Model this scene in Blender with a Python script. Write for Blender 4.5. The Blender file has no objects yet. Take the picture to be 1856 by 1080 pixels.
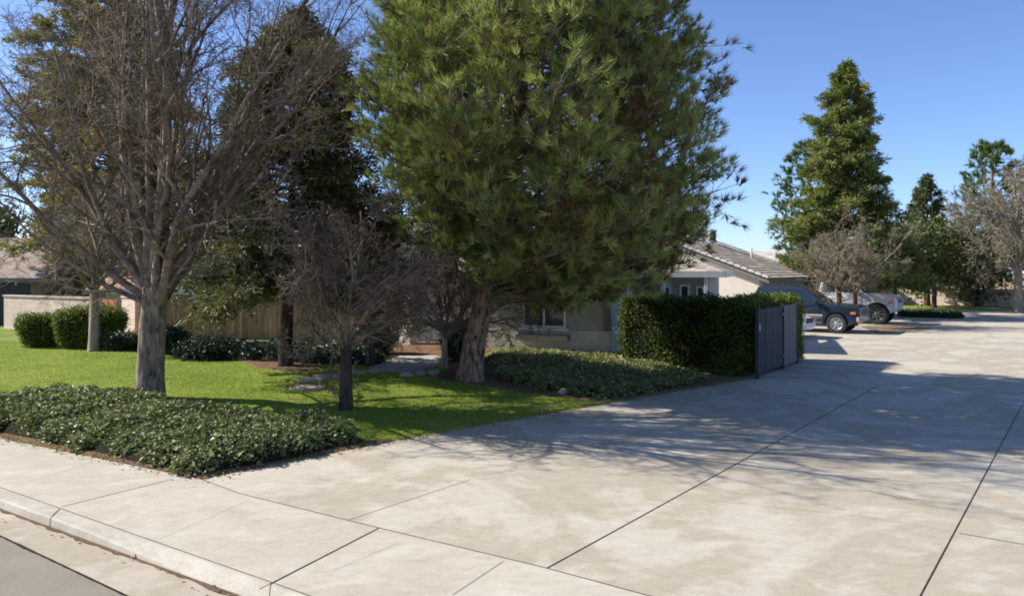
import bpy, bmesh, math, random
import numpy as np
from mathutils import Vector, Matrix

random.seed(11)
RG = np.random.default_rng(7)
scene = bpy.context.scene
COL = scene.collection
F, HZ, CU, CH = 1450.0, 490.0, 928.0, 2.5     # lens in photo pixels, horizon row, centre column, eye height
PI = math.pi
E_ = Vector((-.82, .572, 0)).normalized()       # along the street, towards the left
B_ = Vector((E_.y, -E_.x, 0))                   # away from the street, along the driveway
AZ_E = math.atan2(E_.y, E_.x)

# ------------------------------------------------------------------ helpers
def P(u, v, z=0.0):
    d = (CH - z) * F / (v - HZ)
    return Vector(((u - CU) / F * d, d, z))

def D(u, d, z=0.0):
    return Vector(((u - CU) / F * d, d, z))

def tag(o, label=None, cat=None, group=None, kind=None):
    if label: o['label'] = label
    if cat: o['category'] = cat
    if group: o['group'] = group
    if kind: o['kind'] = kind
    return o

def link(o, parent=None):
    COL.objects.link(o)
    if parent is not None: o.parent = parent
    return o

def empty(name, loc=(0, 0, 0), rz=0.0):
    o = bpy.data.objects.new(name, None)
    o.empty_display_size = .2
    o.location = loc
    o.rotation_euler = (0, 0, rz)
    return link(o)

def mesh_np(name, V, faces, mats, parent=None, tone=None, midx=None, smooth=False, uv=None):
    """faces: list of integer arrays (M,k)."""
    me = bpy.data.meshes.new(name)
    V = np.asarray(V, dtype=np.float32)
    faces = [np.asarray(f, dtype=np.int32) for f in faces if len(f)]
    me.vertices.add(len(V))
    me.vertices.foreach_set('co', V.ravel())
    tot = np.concatenate([np.full(len(f), f.shape[1], dtype=np.int32) for f in faces])
    loops = np.concatenate([f.ravel() for f in faces])
    me.loops.add(len(loops))
    me.loops.foreach_set('vertex_index', loops)
    me.polygons.add(len(tot))
    st = np.zeros(len(tot), dtype=np.int32)
    st[1:] = np.cumsum(tot)[:-1]
    me.polygons.foreach_set('loop_start', st)
    if midx is not None:
        me.polygons.foreach_set('material_index', np.asarray(midx, dtype=np.int32))
    me.polygons.foreach_set('use_smooth', np.full(len(tot), bool(smooth)))
    if tone is not None:
        a = me.attributes.new('tone', 'FLOAT', 'POINT')
        a.data.foreach_set('value', np.asarray(tone, dtype=np.float32))
    me.update(calc_edges=True)
    if uv is not None:
        l = me.uv_layers.new(name='UVMap')
        l.data.foreach_set('uv', np.asarray(uv, dtype=np.float32)[loops].ravel())
    for m in (mats if isinstance(mats, (list, tuple)) else [mats]): me.materials.append(m)
    me.validate()
    o = bpy.data.objects.new(name, me)
    return link(o, parent)

def obj_bm(name, bm, mat, parent=None, smooth=False, bevel=0.0, seg=2):
    me = bpy.data.meshes.new(name)
    bmesh.ops.recalc_face_normals(bm, faces=bm.faces)
    bm.to_mesh(me); bm.free()
    for m in (mat if isinstance(mat, (list, tuple)) else [mat]): me.materials.append(m)
    if smooth: me.polygons.foreach_set('use_smooth', [True] * len(me.polygons))
    o = link(bpy.data.objects.new(name, me), parent)
    if bevel:
        b = o.modifiers.new('bevel', 'BEVEL'); b.width = bevel; b.segments = seg
        b.limit_method = 'ANGLE'; b.angle_limit = math.radians(35)
    return o

def box(bm, c, s, rz=0.0, mi=0):
    m = Matrix.Translation(Vector(c)) @ Matrix.Rotation(rz, 4, 'Z') @ Matrix.Diagonal((s[0], s[1], s[2], 1))
    r = bmesh.ops.create_cube(bm, size=1.0, matrix=m)
    for v in r['verts']:
        for f in v.link_faces: f.material_index = mi
    return r['verts']

def prism(bm, pts, off):
    """closed solid from a planar polygon pts moved by the vector off"""
    a = [bm.verts.new(Vector(p)) for p in pts]
    b = [bm.verts.new(Vector(p) + Vector(off)) for p in pts]
    bm.faces.new(a); bm.faces.new(b[::-1])
    n = len(a)
    for i in range(n): bm.faces.new((a[i], b[i], b[(i + 1) % n], a[(i + 1) % n]))

def lathe(bm, prof, n=28, axis='Y', c=(0, 0, 0), mi=0):
    """prof: (radius, along axis)"""
    rows = []
    for r, h in prof:
        row = []
        for k in range(n):
            a = 2 * PI * k / n
            if axis == 'Y': p = (r * math.cos(a), h, r * math.sin(a))
            else: p = (r * math.cos(a), r * math.sin(a), h)
            row.append(bm.verts.new(Vector(p) + Vector(c)))
        rows.append(row)
    for i in range(len(rows) - 1):
        for k in range(n):
            f = bm.faces.new((rows[i][k], rows[i][(k + 1) % n], rows[i + 1][(k + 1) % n], rows[i + 1][k]))
            f.material_index = mi
    return rows

# ------------------------------------------------------------------ materials
def new_mat(name):
    m = bpy.data.materials.new(name); m.use_nodes = True
    nt = m.node_tree
    return m, nt, nt.nodes['Principled BSDF']

def N(nt, t, **kw):
    n = nt.nodes.new(t)
    for k, v in kw.items():
        if k.startswith('i_'):
            key = k[2:]
            n.inputs[int(key) if key.isdigit() else key.replace('_', ' ')].default_value = v
        else: setattr(n, k, v)
    return n

def ramp(nt, fac, stops, interp='LINEAR'):
    r = nt.nodes.new('ShaderNodeValToRGB')
    r.color_ramp.interpolation = interp
    el = r.color_ramp.elements
    while len(el) < len(stops): el.new(.5)
    for e, (p, c) in zip(el, stops):
        e.position = p
        e.color = (c[0], c[1], c[2], 1) if not isinstance(c, (int, float)) else (c, c, c, 1)
    nt.links.new(fac, r.inputs[0])
    return r.outputs[0]

def noise(nt, scale, detail=4, rough=.55, vec=None, dist=0.0):
    n = N(nt, 'ShaderNodeTexNoise')
    n.inputs['Scale'].default_value = scale; n.inputs['Detail'].default_value = detail
    n.inputs['Roughness'].default_value = rough; n.inputs['Distortion'].default_value = dist
    if vec is not None: nt.links.new(vec, n.inputs['Vector'])
    return n.outputs['Fac']

def coord(nt, kind='Object', scale=None, rot=None):
    t = N(nt, 'ShaderNodeTexCoord')
    o = t.outputs[kind]
    if scale or rot:
        m = N(nt, 'ShaderNodeMapping')
        if scale: m.inputs['Scale'].default_value = scale
        if rot: m.inputs['Rotation'].default_value = rot
        nt.links.new(o, m.inputs[0]); o = m.outputs[0]
    return o

def mix(nt, fac, a, b, mode='MIX'):
    m = N(nt, 'ShaderNodeMix', data_type='RGBA', blend_type=mode)
    for sock, val in ((m.inputs[0], fac), (m.inputs[6], a), (m.inputs[7], b)):
        if isinstance(val, (int, float)): sock.default_value = val
        elif isinstance(val, tuple): sock.default_value = (*val[:3], 1)
        else: nt.links.new(val, sock)
    return m.outputs[2]

def bump(nt, h, bsdf, strength=.3, dist=.02):
    b = N(nt, 'ShaderNodeBump'); b.inputs['Strength'].default_value = strength; b.inputs['Distance'].default_value = dist
    nt.links.new(h, b.inputs['Height']); nt.links.new(b.outputs[0], bsdf.inputs['Normal'])

def mat_plain(name, col, rough=.6, metal=0.0, var=.15, sc=8.0, bmp=0.0, coat=0.0):
    m, nt, b = new_mat(name)
    o = coord(nt)
    n = noise(nt, sc, 5, .6, o)
    c = ramp(nt, n, [(.3, [x * (1 - var) for x in col]), (.7, [x * (1 + var) for x in col])])
    nt.links.new(c, b.inputs['Base Color'])
    b.inputs['Roughness'].default_value = rough; b.inputs['Metallic'].default_value = metal
    b.inputs['Coat Weight'].default_value = coat
    if bmp: bump(nt, noise(nt, sc * 6, 4, .6, o), b, bmp, .01)
    return m

def mat_leaf(name, stops, rough=.5, transl=.25, isl=.35, spec=.4, sc=1.2):
    """stops over the per-cluster 'tone'; each leaf varies a little again"""
    m, nt, b = new_mat(name)
    a = N(nt, 'ShaderNodeAttribute', attribute_name='tone')
    g = N(nt, 'ShaderNodeNewGeometry')
    mm = N(nt, 'ShaderNodeMath', operation='MULTIPLY_ADD')
    nt.links.new(g.outputs['Random Per Island'], mm.inputs[0]); mm.inputs[1].default_value = isl; 
    s = N(nt, 'ShaderNodeMath', operation='MULTIPLY_ADD')
    nt.links.new(a.outputs['Fac'], s.inputs[0]); s.inputs[1].default_value = 1 - isl; s.inputs[2].default_value = 0
    nt.links.new(s.outputs[0], mm.inputs[2])
    c = ramp(nt, mm.outputs[0], stops)
    nt.links.new(c, b.inputs['Base Color'])
    b.inputs['Roughness'].default_value = rough
    b.inputs['Specular IOR Level'].default_value = spec
    if transl:
        t = N(nt, 'ShaderNodeBsdfTranslucent')
        nt.links.new(mix(nt, .5, c, (.86, 1.0, .32), 'MULTIPLY'), t.inputs['Color'])
        ms = N(nt, 'ShaderNodeMixShader'); ms.inputs[0].default_value = transl
        nt.links.new(b.outputs[0], ms.inputs[1]); nt.links.new(t.outputs[0], ms.inputs[2])
        nt.links.new(ms.outputs[0], nt.nodes['Material Output'].inputs['Surface'])
    return m

def mat_bark(name, dark, light, sc=(9, 9, 1.6), bs=.9, thr=(.35, .65)):
    m, nt, b = new_mat(name)
    o = coord(nt, 'Object', sc)
    n = noise(nt, 1.6, 6, .65, o, .6)
    n2 = noise(nt, .7, 3, .5, coord(nt))
    c = ramp(nt, n, [(thr[0], dark), (thr[1], light)])
    c = mix(nt, .55, c, ramp(nt, n2, [(.35, .55), (.65, 1.0)]), 'MULTIPLY')
    nt.links.new(c, b.inputs['Base Color']); b.inputs['Roughness'].default_value = .9
    b.inputs['Specular IOR Level'].default_value = .2
    bump(nt, n, b, bs, .03)
    return m

def mat_concrete(name, base, tan, pale, seed=0.0, stain=1.0):
    m, nt, b = new_mat(name)
    o = coord(nt)
    mp = N(nt, 'ShaderNodeMapping'); mp.inputs['Location'].default_value = (seed, seed * 2, 0); nt.links.new(o, mp.inputs[0])
    o = mp.outputs[0]
    rot = N(nt, 'ShaderNodeMapping'); rot.inputs['Rotation'].default_value = (0, 0, -math.atan2(B_.y, B_.x)); rot.inputs['Scale'].default_value = (.8, 1.15, 1)
    nt.links.new(o, rot.inputs[0])
    big = noise(nt, .34, 6, .6, o, .6)
    mid = noise(nt, 1.7, 6, .62, rot.outputs[0], .5)
    fine = noise(nt, 55, 3, .6, o)
    grain = noise(nt, 260, 2, .5, o)
    c = ramp(nt, big, [(.43, base), (.47, tan), (.54, tan), (.58, base)])
    c = mix(nt, stain, base, c)
    c = mix(nt, ramp(nt, mid, [(.52, 0.0), (.68, .6)]), c, pale)
    c = mix(nt, .8, c, ramp(nt, noise(nt, .9, 6, .7, rot.outputs[0], 1.2), [(.28, .88), (.5, 1.0)]), 'MULTIPLY')
    c = mix(nt, .7, c, ramp(nt, fine, [(.3, .8), (.6, 1.05)]), 'MULTIPLY')
    c = mix(nt, .8, c, ramp(nt, noise(nt, 7, 6, .75, rot.outputs[0], .3), [(.32, .84), (.55, 1.02)]), 'MULTIPLY')
    c = mix(nt, .5, c, ramp(nt, grain, [(.3, .85), (.65, 1.08)]), 'MULTIPLY')
    # old hairline cracks and small dark spots
    v = N(nt, 'ShaderNodeTexVoronoi', feature='DISTANCE_TO_EDGE'); v.inputs['Scale'].default_value = .33
    wob = N(nt, 'ShaderNodeMix', data_type='RGBA', blend_type='LINEAR_LIGHT'); wob.inputs[0].default_value = .16
    nn = N(nt, 'ShaderNodeTexNoise'); nn.inputs['Scale'].default_value = 1.4; nn.inputs['Detail'].default_value = 6
    nt.links.new(o, nn.inputs['Vector']); nt.links.new(o, wob.inputs[6]); nt.links.new(nn.outputs['Color'], wob.inputs[7])
    nt.links.new(wob.outputs[2], v.inputs['Vector'])
    crack = ramp(nt, v.outputs['Distance'], [(.0, .78), (.003, 1.0)])
    gate = ramp(nt, noise(nt, .3, 2, .5, o), [(.42, 1.0), (.47, 0.0)])
    c = mix(nt, .25, c, mix(nt, gate, crack, (1, 1, 1)), 'MULTIPLY')
    sp = N(nt, 'ShaderNodeTexVoronoi'); sp.inputs['Scale'].default_value = 2.2; nt.links.new(o, sp.inputs['Vector'])
    spots = ramp(nt, sp.outputs['Distance'], [(.035, .55), (.06, 1.0)])
    sg = ramp(nt, noise(nt, 1.1, 2, .5, o), [(.55, 1.0), (.6, 0.0)])
    c = mix(nt, 1.0, c, mix(nt, sg, spots, (1, 1, 1)), 'MULTIPLY')
    nt.links.new(c, b.inputs['Base Color'])
    b.inputs['Roughness'].default_value = .82; b.inputs['Specular IOR Level'].default_value = .25
    bump(nt, fine, b, .25, .004)
    return m

def mat_wall_block(name, cols, mortar, bw=.4, bh=.2):
    m, nt, b = new_mat(name)
    o = coord(nt, 'UV')
    br = N(nt, 'ShaderNodeTexBrick'); nt.links.new(o, br.inputs['Vector'])
    br.inputs['Scale'].default_value = 1.0; br.inputs['Brick Width'].default_value = bw; br.inputs['Row Height'].default_value = bh
    br.inputs['Mortar Size'].default_value = .008; br.inputs['Color1'].default_value = (*cols[0], 1); br.inputs['Color2'].default_value = (*cols[1], 1)
    br.inputs['Mortar'].default_value = (*mortar, 1)
    ob = coord(nt)
    c = mix(nt, .7, br.outputs['Color'], ramp(nt, noise(nt, 2.2, 6, .7, ob), [(.3, .7), (.65, 1.1)]), 'MULTIPLY')
    c = mix(nt, .5, c, ramp(nt, noise(nt, 22, 4, .7, ob), [(.3, .75), (.65, 1.1)]), 'MULTIPLY')
    nt.links.new(c, b.inputs['Base Color']); b.inputs['Roughness'].default_value = .9
    bump(nt, br.outputs['Fac'], b, -.5, .01)
    return m

def mat_tiles(name, cols, tw=.33, th=.34):
    m, nt, b = new_mat(name)
    uv = coord(nt, 'UV', (1 / tw, 1 / th, 1))
    fl = N(nt, 'ShaderNodeVectorMath', operation='FLOOR'); nt.links.new(uv, fl.inputs[0])
    w = N(nt, 'ShaderNodeTexWhiteNoise', noise_dimensions='2D'); nt.links.new(fl.outputs[0], w.inputs['Vector'])
    n = len(cols)
    c = ramp(nt, w.outputs['Value'], [(i / n, cols[i]) for i in range(n)], 'CONSTANT')
    ob = coord(nt)
    c = mix(nt, .7, c, ramp(nt, noise(nt, 1.3, 6, .65, ob), [(.3, .7), (.68, 1.1)]), 'MULTIPLY')
    c = mix(nt, .5, c, ramp(nt, noise(nt, 30, 3, .65, ob), [(.3, .75), (.65, 1.1)]), 'MULTIPLY')
    fr = N(nt, 'ShaderNodeVectorMath', operation='FRACTION'); nt.links.new(uv, fr.inputs[0])
    sx = N(nt, 'ShaderNodeSeparateXYZ'); nt.links.new(fr.outputs[0], sx.inputs[0])
    h = ramp(nt, sx.outputs['Y'], [(0, 1.0), (.92, .3), (1.0, 0.0)])
    nt.links.new(c, b.inputs['Base Color']); b.inputs['Roughness'].default_value = .85
    bump(nt, h, b, .8, .04)
    return m

def mat_wood(name, a, bcol, sc=(14, 14, .9), grime=.85):
    m, nt, b = new_mat(name)
    o = coord(nt, 'Object', sc)
    n = noise(nt, 1.0, 6, .65, o, .4)
    g = N(nt, 'ShaderNodeNewGeometry')
    c = ramp(nt, n, [(.3, a), (.7, bcol)])
    c = mix(nt, grime, c, ramp(nt, g.outputs['Random Per Island'], [(0, .55), (1, 1.15)]), 'MULTIPLY')
    nt.links.new(c, b.inputs['Base Color']); b.inputs['Roughness'].default_value = .85
    bump(nt, n, b, .4, .006)
    return m

def mat_grass(name):
    m, nt, b = new_mat(name)
    o = coord(nt)
    n1 = noise(nt, .55, 5, .6, o, .5); n2 = noise(nt, 9, 4, .65, o); n3 = noise(nt, 70, 3, .7, o)
    c = ramp(nt, n1, [(.3, (.165, .245, .032)), (.5, (.24, .32, .045)), (.68, (.37, .385, .085))])
    c = mix(nt, ramp(nt, noise(nt, 1.9, 6, .7, o, .4), [(.52, 0.0), (.68, .7)]), c, (.42, .37, .15))
    c = mix(nt, .7, c, ramp(nt, n2, [(.3, .68), (.66, 1.15)]), 'MULTIPLY')
    c = mix(nt, .8, c, ramp(nt, n3, [(.3, .45), (.65, 1.2)]), 'MULTIPLY')
    nt.links.new(c, b.inputs['Base Color']); b.inputs['Roughness'].default_value = .9
    b.inputs['Specular IOR Level'].default_value = .1
    bump(nt, n3, b, .9, .04)
    return m

def mat_soil(name, cols):
    m, nt, b = new_mat(name)
    o = coord(nt)
    n = noise(nt, 30, 6, .75, o, .4); n1 = noise(nt, 2, 4, .6, o)
    c = ramp(nt, n, [(.3, cols[0]), (.5, cols[1]), (.72, cols[2])])
    c = mix(nt, .7, c, ramp(nt, n1, [(.3, .6), (.7, 1.15)]), 'MULTIPLY')
    nt.links.new(c, b.inputs['Base Color']); b.inputs['Roughness'].default_value = .95
    b.inputs['Specular IOR Level'].default_value = .1
    bump(nt, n, b, 1.0, .04)
    return m

def mat_asphalt(name):
    m, nt, b = new_mat(name)
    o = coord(nt)
    n = noise(nt, 140, 3, .7, o); n1 = noise(nt, 1.1, 5, .6, o)
    c = ramp(nt, n, [(.3, (.18, .155, .118)), (.55, (.27, .237, .187)), (.72, (.38, .34, .275))])
    c = mix(nt, .7, c, ramp(nt, n1, [(.3, .8), (.7, 1.12)]), 'MULTIPLY')
    nt.links.new(c, b.inputs['Base Color']); b.inputs['Roughness'].default_value = .85
    b.inputs['Specular IOR Level'].default_value = .25
    bump(nt, n, b, .6, .008)
    return m

def mat_glass(name, col=(.02, .025, .03), rough=.06):
    m, nt, b = new_mat(name)
    b.inputs['Base Color'].default_value = (*col, 1); b.inputs['Roughness'].default_value = rough
    b.inputs['Specular IOR Level'].default_value = .8; b.inputs['Coat Weight'].default_value = .5
    return m

def mat_paint(name, col, rough=.28, metal=.45, coat=.8):
    m, nt, b = new_mat(name)
    o = coord(nt)
    c = mix(nt, .6, col, ramp(nt, noise(nt, 5, 5, .7, o), [(.3, .82), (.7, 1.1)]), 'MULTIPLY')
    nt.links.new(c, b.inputs['Base Color'])
    b.inputs['Roughness'].default_value = rough; b.inputs['Metallic'].default_value = metal
    b.inputs['Coat Weight'].default_value = coat; b.inputs['Coat Roughness'].default_value = .08
    return m

M = {}
M['drive'] = mat_concrete('driveway_concrete', (.475, .432, .348), (.40, .35, .265), (.56, .52, .435), 3.1, 1.0)
M['walk'] = mat_concrete('sidewalk_concrete', (.475, .43, .345), (.405, .355, .27), (.56, .515, .43), 8.7, .45)
M['kerb'] = mat_concrete('kerb_concrete', (.46, .42, .345), (.37, .33, .26), (.54, .50, .42), 5.3, .5)
M['gutter'] = mat_concrete('gutter_concrete', (.43, .38, .295), (.35, .30, .22), (.49, .445, .36), 1.3, .8)
M['joint'] = mat_soil('joint_dirt', ((.035, .028, .024), (.065, .05, .042), (.12, .095, .075)))
M['asphalt'] = mat_asphalt('asphalt')
M['grass'] = mat_grass('lawn_grass')
M['soil'] = mat_soil('mulch', ((.085, .05, .03), (.21, .125, .075), (.40, .27, .175)))
M['dirt'] = mat_soil('dirt', ((.16, .11, .07), (.30, .21, .13), (.42, .31, .21)))
M['gdirt'] = mat_soil('gutter_grime', ((.10, .065, .035), (.20, .135, .08), (.30, .22, .14)))
M['blade'] = mat_leaf('grass_blade', [(0, (.17, .26, .032)), (.5, (.30, .385, .055)), (1, (.47, .48, .12))], .6, .4, .5, .2)
M['ivy'] = mat_leaf('ivy_leaf', [(0, (.045, .062, .022)), (.4, (.135, .172, .06)), (.75, (.24, .27, .105)), (1, (.42, .38, .20))], .5, .25, .75, .3)
M['ivycore'] = mat_soil('ivy_stems', ((.008, .010, .005), (.03, .026, .015), (.07, .055, .03)))
M['litter'] = mat_leaf('dry_leaf', [(0, (.09, .05, .025)), (.5, (.22, .13, .07)), (1, (.38, .27, .16))], .8, .1, .8, .2)
M['needle'] = mat_leaf('pine_needle', [(0, (.08, .115, .034)), (.4, (.235, .285, .08)), (.75, (.42, .455, .14)), (1, (.58, .54, .23))], .5, .36, .3, .5)
M['deadneedle'] = mat_leaf('dead_needle', [(0, (.07, .045, .022)), (.5, (.17, .11, .05)), (1, (.28, .20, .09))], .8, .2, .4, .2)
M['redwood'] = mat_leaf('redwood_spray', [(0, (.07, .09, .028)), (.4, (.17, .185, .055)), (.7, (.28, .235, .08)), (1, (.38, .25, .11))], .6, .38, .35, .3)
M['redwood2'] = mat_leaf('redwood_spray_pale', [(0, (.06, .09, .024)), (.4, (.15, .19, .05)), (.7, (.25, .255, .075)), (1, (.36, .26, .10))], .6, .33, .35, .3)
M['bluefir'] = mat_leaf('dark_fir_spray', [(0, (.04, .055, .032)), (.4, (.10, .12, .06)), (.7, (.18, .17, .075)), (1, (.28, .21, .10))], .6, .3, .35, .3)
M['pinefar'] = mat_leaf('pine_far', [(0, (.035, .075, .016)), (.5, (.10, .165, .036)), (1, (.19, .24, .06))], .5, .25, .4, .4)
M['oakleaf'] = mat_leaf('evergreen_leaf', [(0, (.035, .055, .016)), (.5, (.10, .125, .036)), (.85, (.14, .145, .04)), (1, (.22, .19, .06))], .5, .2, .5, .4)
M['hedgeleaf'] = mat_leaf('hedge_leaf', [(0, (.015, .03, .007)), (.4, (.05, .085, .015)), (.8, (.14, .175, .028)), (1, (.36, .33, .06))], .5, .22, .6, .2)
M['shrubleaf'] = mat_leaf('shrub_leaf', [(0, (.010, .022, .008)), (.5, (.028, .05, .016)), (1, (.07, .10, .03))], .42, .15, .6, .5)
M['hedge_new_sunlit'] = mat_leaf('hedge_new_sunlit_leaf', [(0, (.035, .06, .010)), (.4, (.10, .15, .022)), (.8, (.24, .27, .04)), (1, (.45, .40, .07))], .5, .3, .5, .3)  # paler hedge leaf: yellow new growth, plus sunlit brightness put into the colour
M['ivy_sunlit'] = mat_leaf('low_ivy_sunlit_leaf', [(0, (.06, .075, .025)), (.4, (.16, .19, .06)), (.75, (.27, .28, .10)), (1, (.42, .36, .18))], .55, .25, .5, .3)  # lighter, yellower copy of the ivy leaf, coloured as if sunlit
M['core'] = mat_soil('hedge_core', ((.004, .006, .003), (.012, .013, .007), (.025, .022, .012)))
M['bark_grey'] = mat_bark('grey_bark', (.075, .058, .04), (.44, .36, .26), (9, 9, 2.4))
M['twig_grey'] = mat_bark('grey_twig', (.085, .068, .048), (.34, .275, .20), (3, 3, 3), .2)
M['bark_dark'] = mat_bark('dark_bark', (.030, .022, .017), (.115, .085, .062))
M['twig_dark'] = mat_bark('dark_twig', (.10, .075, .052), (.34, .265, .18), (4, 4, 4), .2)
M['bark_pine'] = mat_bark('pine_bark', (.055, .036, .026), (.36, .25, .17), (7, 7, 2.2), 1.0, (.38, .6))
M['bark_red'] = mat_bark('redwood_bark', (.05, .028, .018), (.17, .10, .065), (12, 12, .8))
M['bark_pale'] = mat_bark('pale_bark', (.20, .16, .12), (.46, .39, .30))
M['twig_tan'] = mat_bark('tan_twig', (.14, .11, .075), (.38, .315, .22), (4, 4, 4), .2)
M['twig_pale'] = mat_bark('pale_twig', (.15, .13, .09), (.37, .325, .235), (4, 4, 4), .2)
M['stucco'] = mat_plain('grey_stucco', (.34, .32, .29), .9, 0, .08, 3, .4)
M['cream'] = mat_plain('cream_stucco', (.52, .46, .38), .9, 0, .10, 3, .4)
M['palewall'] = mat_plain('pale_stucco', (.66, .60, .51), .9, 0, .08, 3, .4)
M['trim'] = mat_plain('painted_trim', (.66, .63, .57), .55, 0, .08, 5)
M['fascia'] = mat_plain('fascia_board', (.17, .155, .14), .7, 0, .12, 5)
M['glass'] = mat_glass('window_glass', (.05, .06, .065), .05)
M['carglass'] = mat_glass('car_glass', (.012, .016, .018), .04)
M['tile'] = mat_tiles('roof_tile', [(.36, .31, .24), (.28, .245, .195), (.44, .385, .305), (.33, .285, .225), (.40, .345, .27), (.52, .465, .38), (.30, .26, .205), (.42, .29, .20)])
M['tile_red'] = mat_tiles('terracotta_tile', [(.42, .20, .13), (.36, .17, .11), (.50, .27, .19), (.45, .25, .17)])
M['tile_pale'] = mat_tiles('pale_tile', [(.56, .52, .46), (.48, .44, .38), (.62, .58, .52)])
M['shingle'] = mat_tiles('brown_shingle', [(.20, .14, .11), (.25, .18, .14), (.29, .22, .18)])
M['block'] = mat_wall_block('block_wall', ((.70, .55, .44), (.62, .47, .37)), (.50, .40, .32))
M['brickdark'] = mat_wall_block('brown_brick', ((.20, .13, .10), (.25, .17, .13)), (.28, .24, .2), .22, .08)
M['fence_grey'] = mat_wood('grey_fence_paint', (.034, .035, .038), (.066, .066, .068))
M['fence_taupe'] = mat_wood('taupe_fence_paint', (.15, .13, .105), (.23, .20, .165))
M['fence_wood'] = mat_wood('weathered_wood', (.22, .125, .07), (.55, .33, .19))
M['gate_wood'] = mat_wood('orange_wood', (.30, .11, .045), (.50, .22, .10))
M['stone'] = mat_plain('pale_stone', (.30, .26, .215), .9, 0, .25, 6, .6)
M['step'] = mat_plain('stepping_stone', (.40, .32, .24), .9, 0, .2, 6, .5)
M['path'] = mat_concrete('path_concrete', (.42, .40, .36), (.34, .31, .27), (.50, .48, .44), 6.1, .5)
M['black'] = mat_plain('black_metal', (.03, .03, .032), .5, .3)
M['rubber'] = mat_plain('tyre_rubber', (.022, .022, .022), .85, 0, .2, 12)
M['alloy'] = mat_plain('alloy', (.62, .62, .64), .3, .8, .06)
M['darkalloy'] = mat_plain('dark_alloy', (.12, .12, .13), .4, .6, .1)
M['blue'] = mat_paint('blue_paint', (.016, .026, .05), .3, .2)
M['silver'] = mat_paint('silver_paint', (.52, .54, .56), .35, .25)
M['white'] = mat_paint('white_paint', (.80, .80, .78), .35, 0.0)
M['cladding'] = mat_plain('grey_cladding', (.085, .083, .082), .55, .1)
M['beige'] = mat_plain('beige_trim', (.36, .32, .25), .5)
M['lens'] = mat_glass('lamp_lens', (.55, .55, .52), .1)
M['amber'] = mat_glass('amber_lens', (.55, .18, .03), .12)
M['chrome'] = mat_plain('chrome', (.7, .7, .7), .18, .9, .03)
M['petal'] = mat_leaf('red_petal', [(0, (.28, .01, .04)), (1, (.55, .03, .09))], .5, .2, .5, .3)

# ------------------------------------------------------------------ terrain
def smooth(x):
    x = np.clip(x, 0, 1); return x * x * (3 - 2 * x)

CORNER = P(368, 869)
SDIR = (P(0, 794) - CORNER).normalized()
EDGE = [CORNER] + [P(*q) for q in ((520, 838), (680, 806), (850, 775), (980, 752), (1100, 732), (1230, 709), (1362, 688))]
GARDEN = [CORNER + SDIR * 45] + EDGE + [Vector((5.25, 20.6, 0)), Vector((4.4, 22.4, 0)), Vector((5, 60, 0)), Vector((-60, 75, 0))]

def sd_poly(x, y, poly, open_last=None):
    """signed distance, positive inside"""
    x = np.asarray(x, float); y = np.asarray(y, float)
    dm = np.full(x.shape, 1e9); ins = np.zeros(x.shape, bool)
    n = len(poly)
    for i in range(n):
        a, b = poly[i], poly[(i + 1) % n]
        ex, ey = b[0] - a[0], b[1] - a[1]
        wx, wy = x - a[0], y - a[1]
        t = np.clip((wx * ex + wy * ey) / (ex * ex + ey * ey + 1e-12), 0, 1)
        dm = np.minimum(dm, np.hypot(wx - t * ex, wy - t * ey))
        c = ((a[1] <= y) & (b[1] > y)) | ((b[1] <= y) & (a[1] > y))
        with np.errstate(divide='ignore', invalid='ignore'):
            xi = a[0] + (y - a[1]) / (b[1] - a[1] if b[1] != a[1] else 1e-12) * ex
        ins ^= c & (x < xi)
    return np.where(ins, dm, -dm)

def hT(x, y):
    sd = sd_poly(x, y, GARDEN)
    h = .012 + .26 * smooth(sd / 4.5) + .012 * np.sin(x * 1.3 + y * .7) * np.clip(sd / 2, 0, 1)
    return np.where(sd > 0, np.minimum(h, .25 * sd + .0), np.maximum(-.12, sd * .6))

def hz(x, y): return float(hT(np.array([x]), np.array([y]))[0])

def T(u, v, up=0.0):
    """point of the garden ground seen at photo pixel (u, v); up = height above the ground there"""
    z = .1
    for _ in range(25):
        p = P(u, v, z)
        z = .5 * z + .5 * (max(0, hz(p.x, p.y)) + up)
    p.z = z - up
    return p

def grid(name, x0, x1, y0, y1, st, zf, mat, cull=None):
    xs = np.arange(x0, x1 + st, st); ys = np.arange(y0, y1 + st, st)
    X, Y = np.meshgrid(xs, ys)
    Z = zf(X, Y)
    nx = len(xs); idx = np.arange(X.size).reshape(X.shape)
    Q = np.stack([idx[:-1, :-1], idx[:-1, 1:], idx[1:, 1:], idx[1:, :-1]], -1).reshape(-1, 4)
    if cull is not None:
        keep = cull(X, Y).ravel()
        Q = Q[keep[Q].any(axis=1)]
        used = np.unique(Q); re = np.zeros(X.size, int); re[used] = np.arange(len(used))
        V = np.stack([X.ravel(), Y.ravel(), Z.ravel()], -1)[used]; Q = re[Q]
    else: V = np.stack([X.ravel(), Y.ravel(), Z.ravel()], -1)
    return mesh_np(name, V, [Q], mat, smooth=True)

def patch(name, poly, mat, rise=.03, st=.1, slope=.4, amp=0.0):
    xs = [p[0] for p in poly]; ys = [p[1] for p in poly]
    def zf(X, Y):
        sd = sd_poly(X, Y, poly) + .05 * np.sin(X * 9 + Y * 4) * np.sin(Y * 7 - X * 3)
        return hT(X, Y) + np.clip(sd * slope, -.06, rise) + amp * np.sin(X * 5.1) * np.sin(Y * 4.3)
    return grid(name, min(xs) - .3, max(xs) + .3, min(ys) - .3, max(ys) + .3, st, zf, mat,
                lambda X, Y: sd_poly(X, Y, poly) > -.25)

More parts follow.
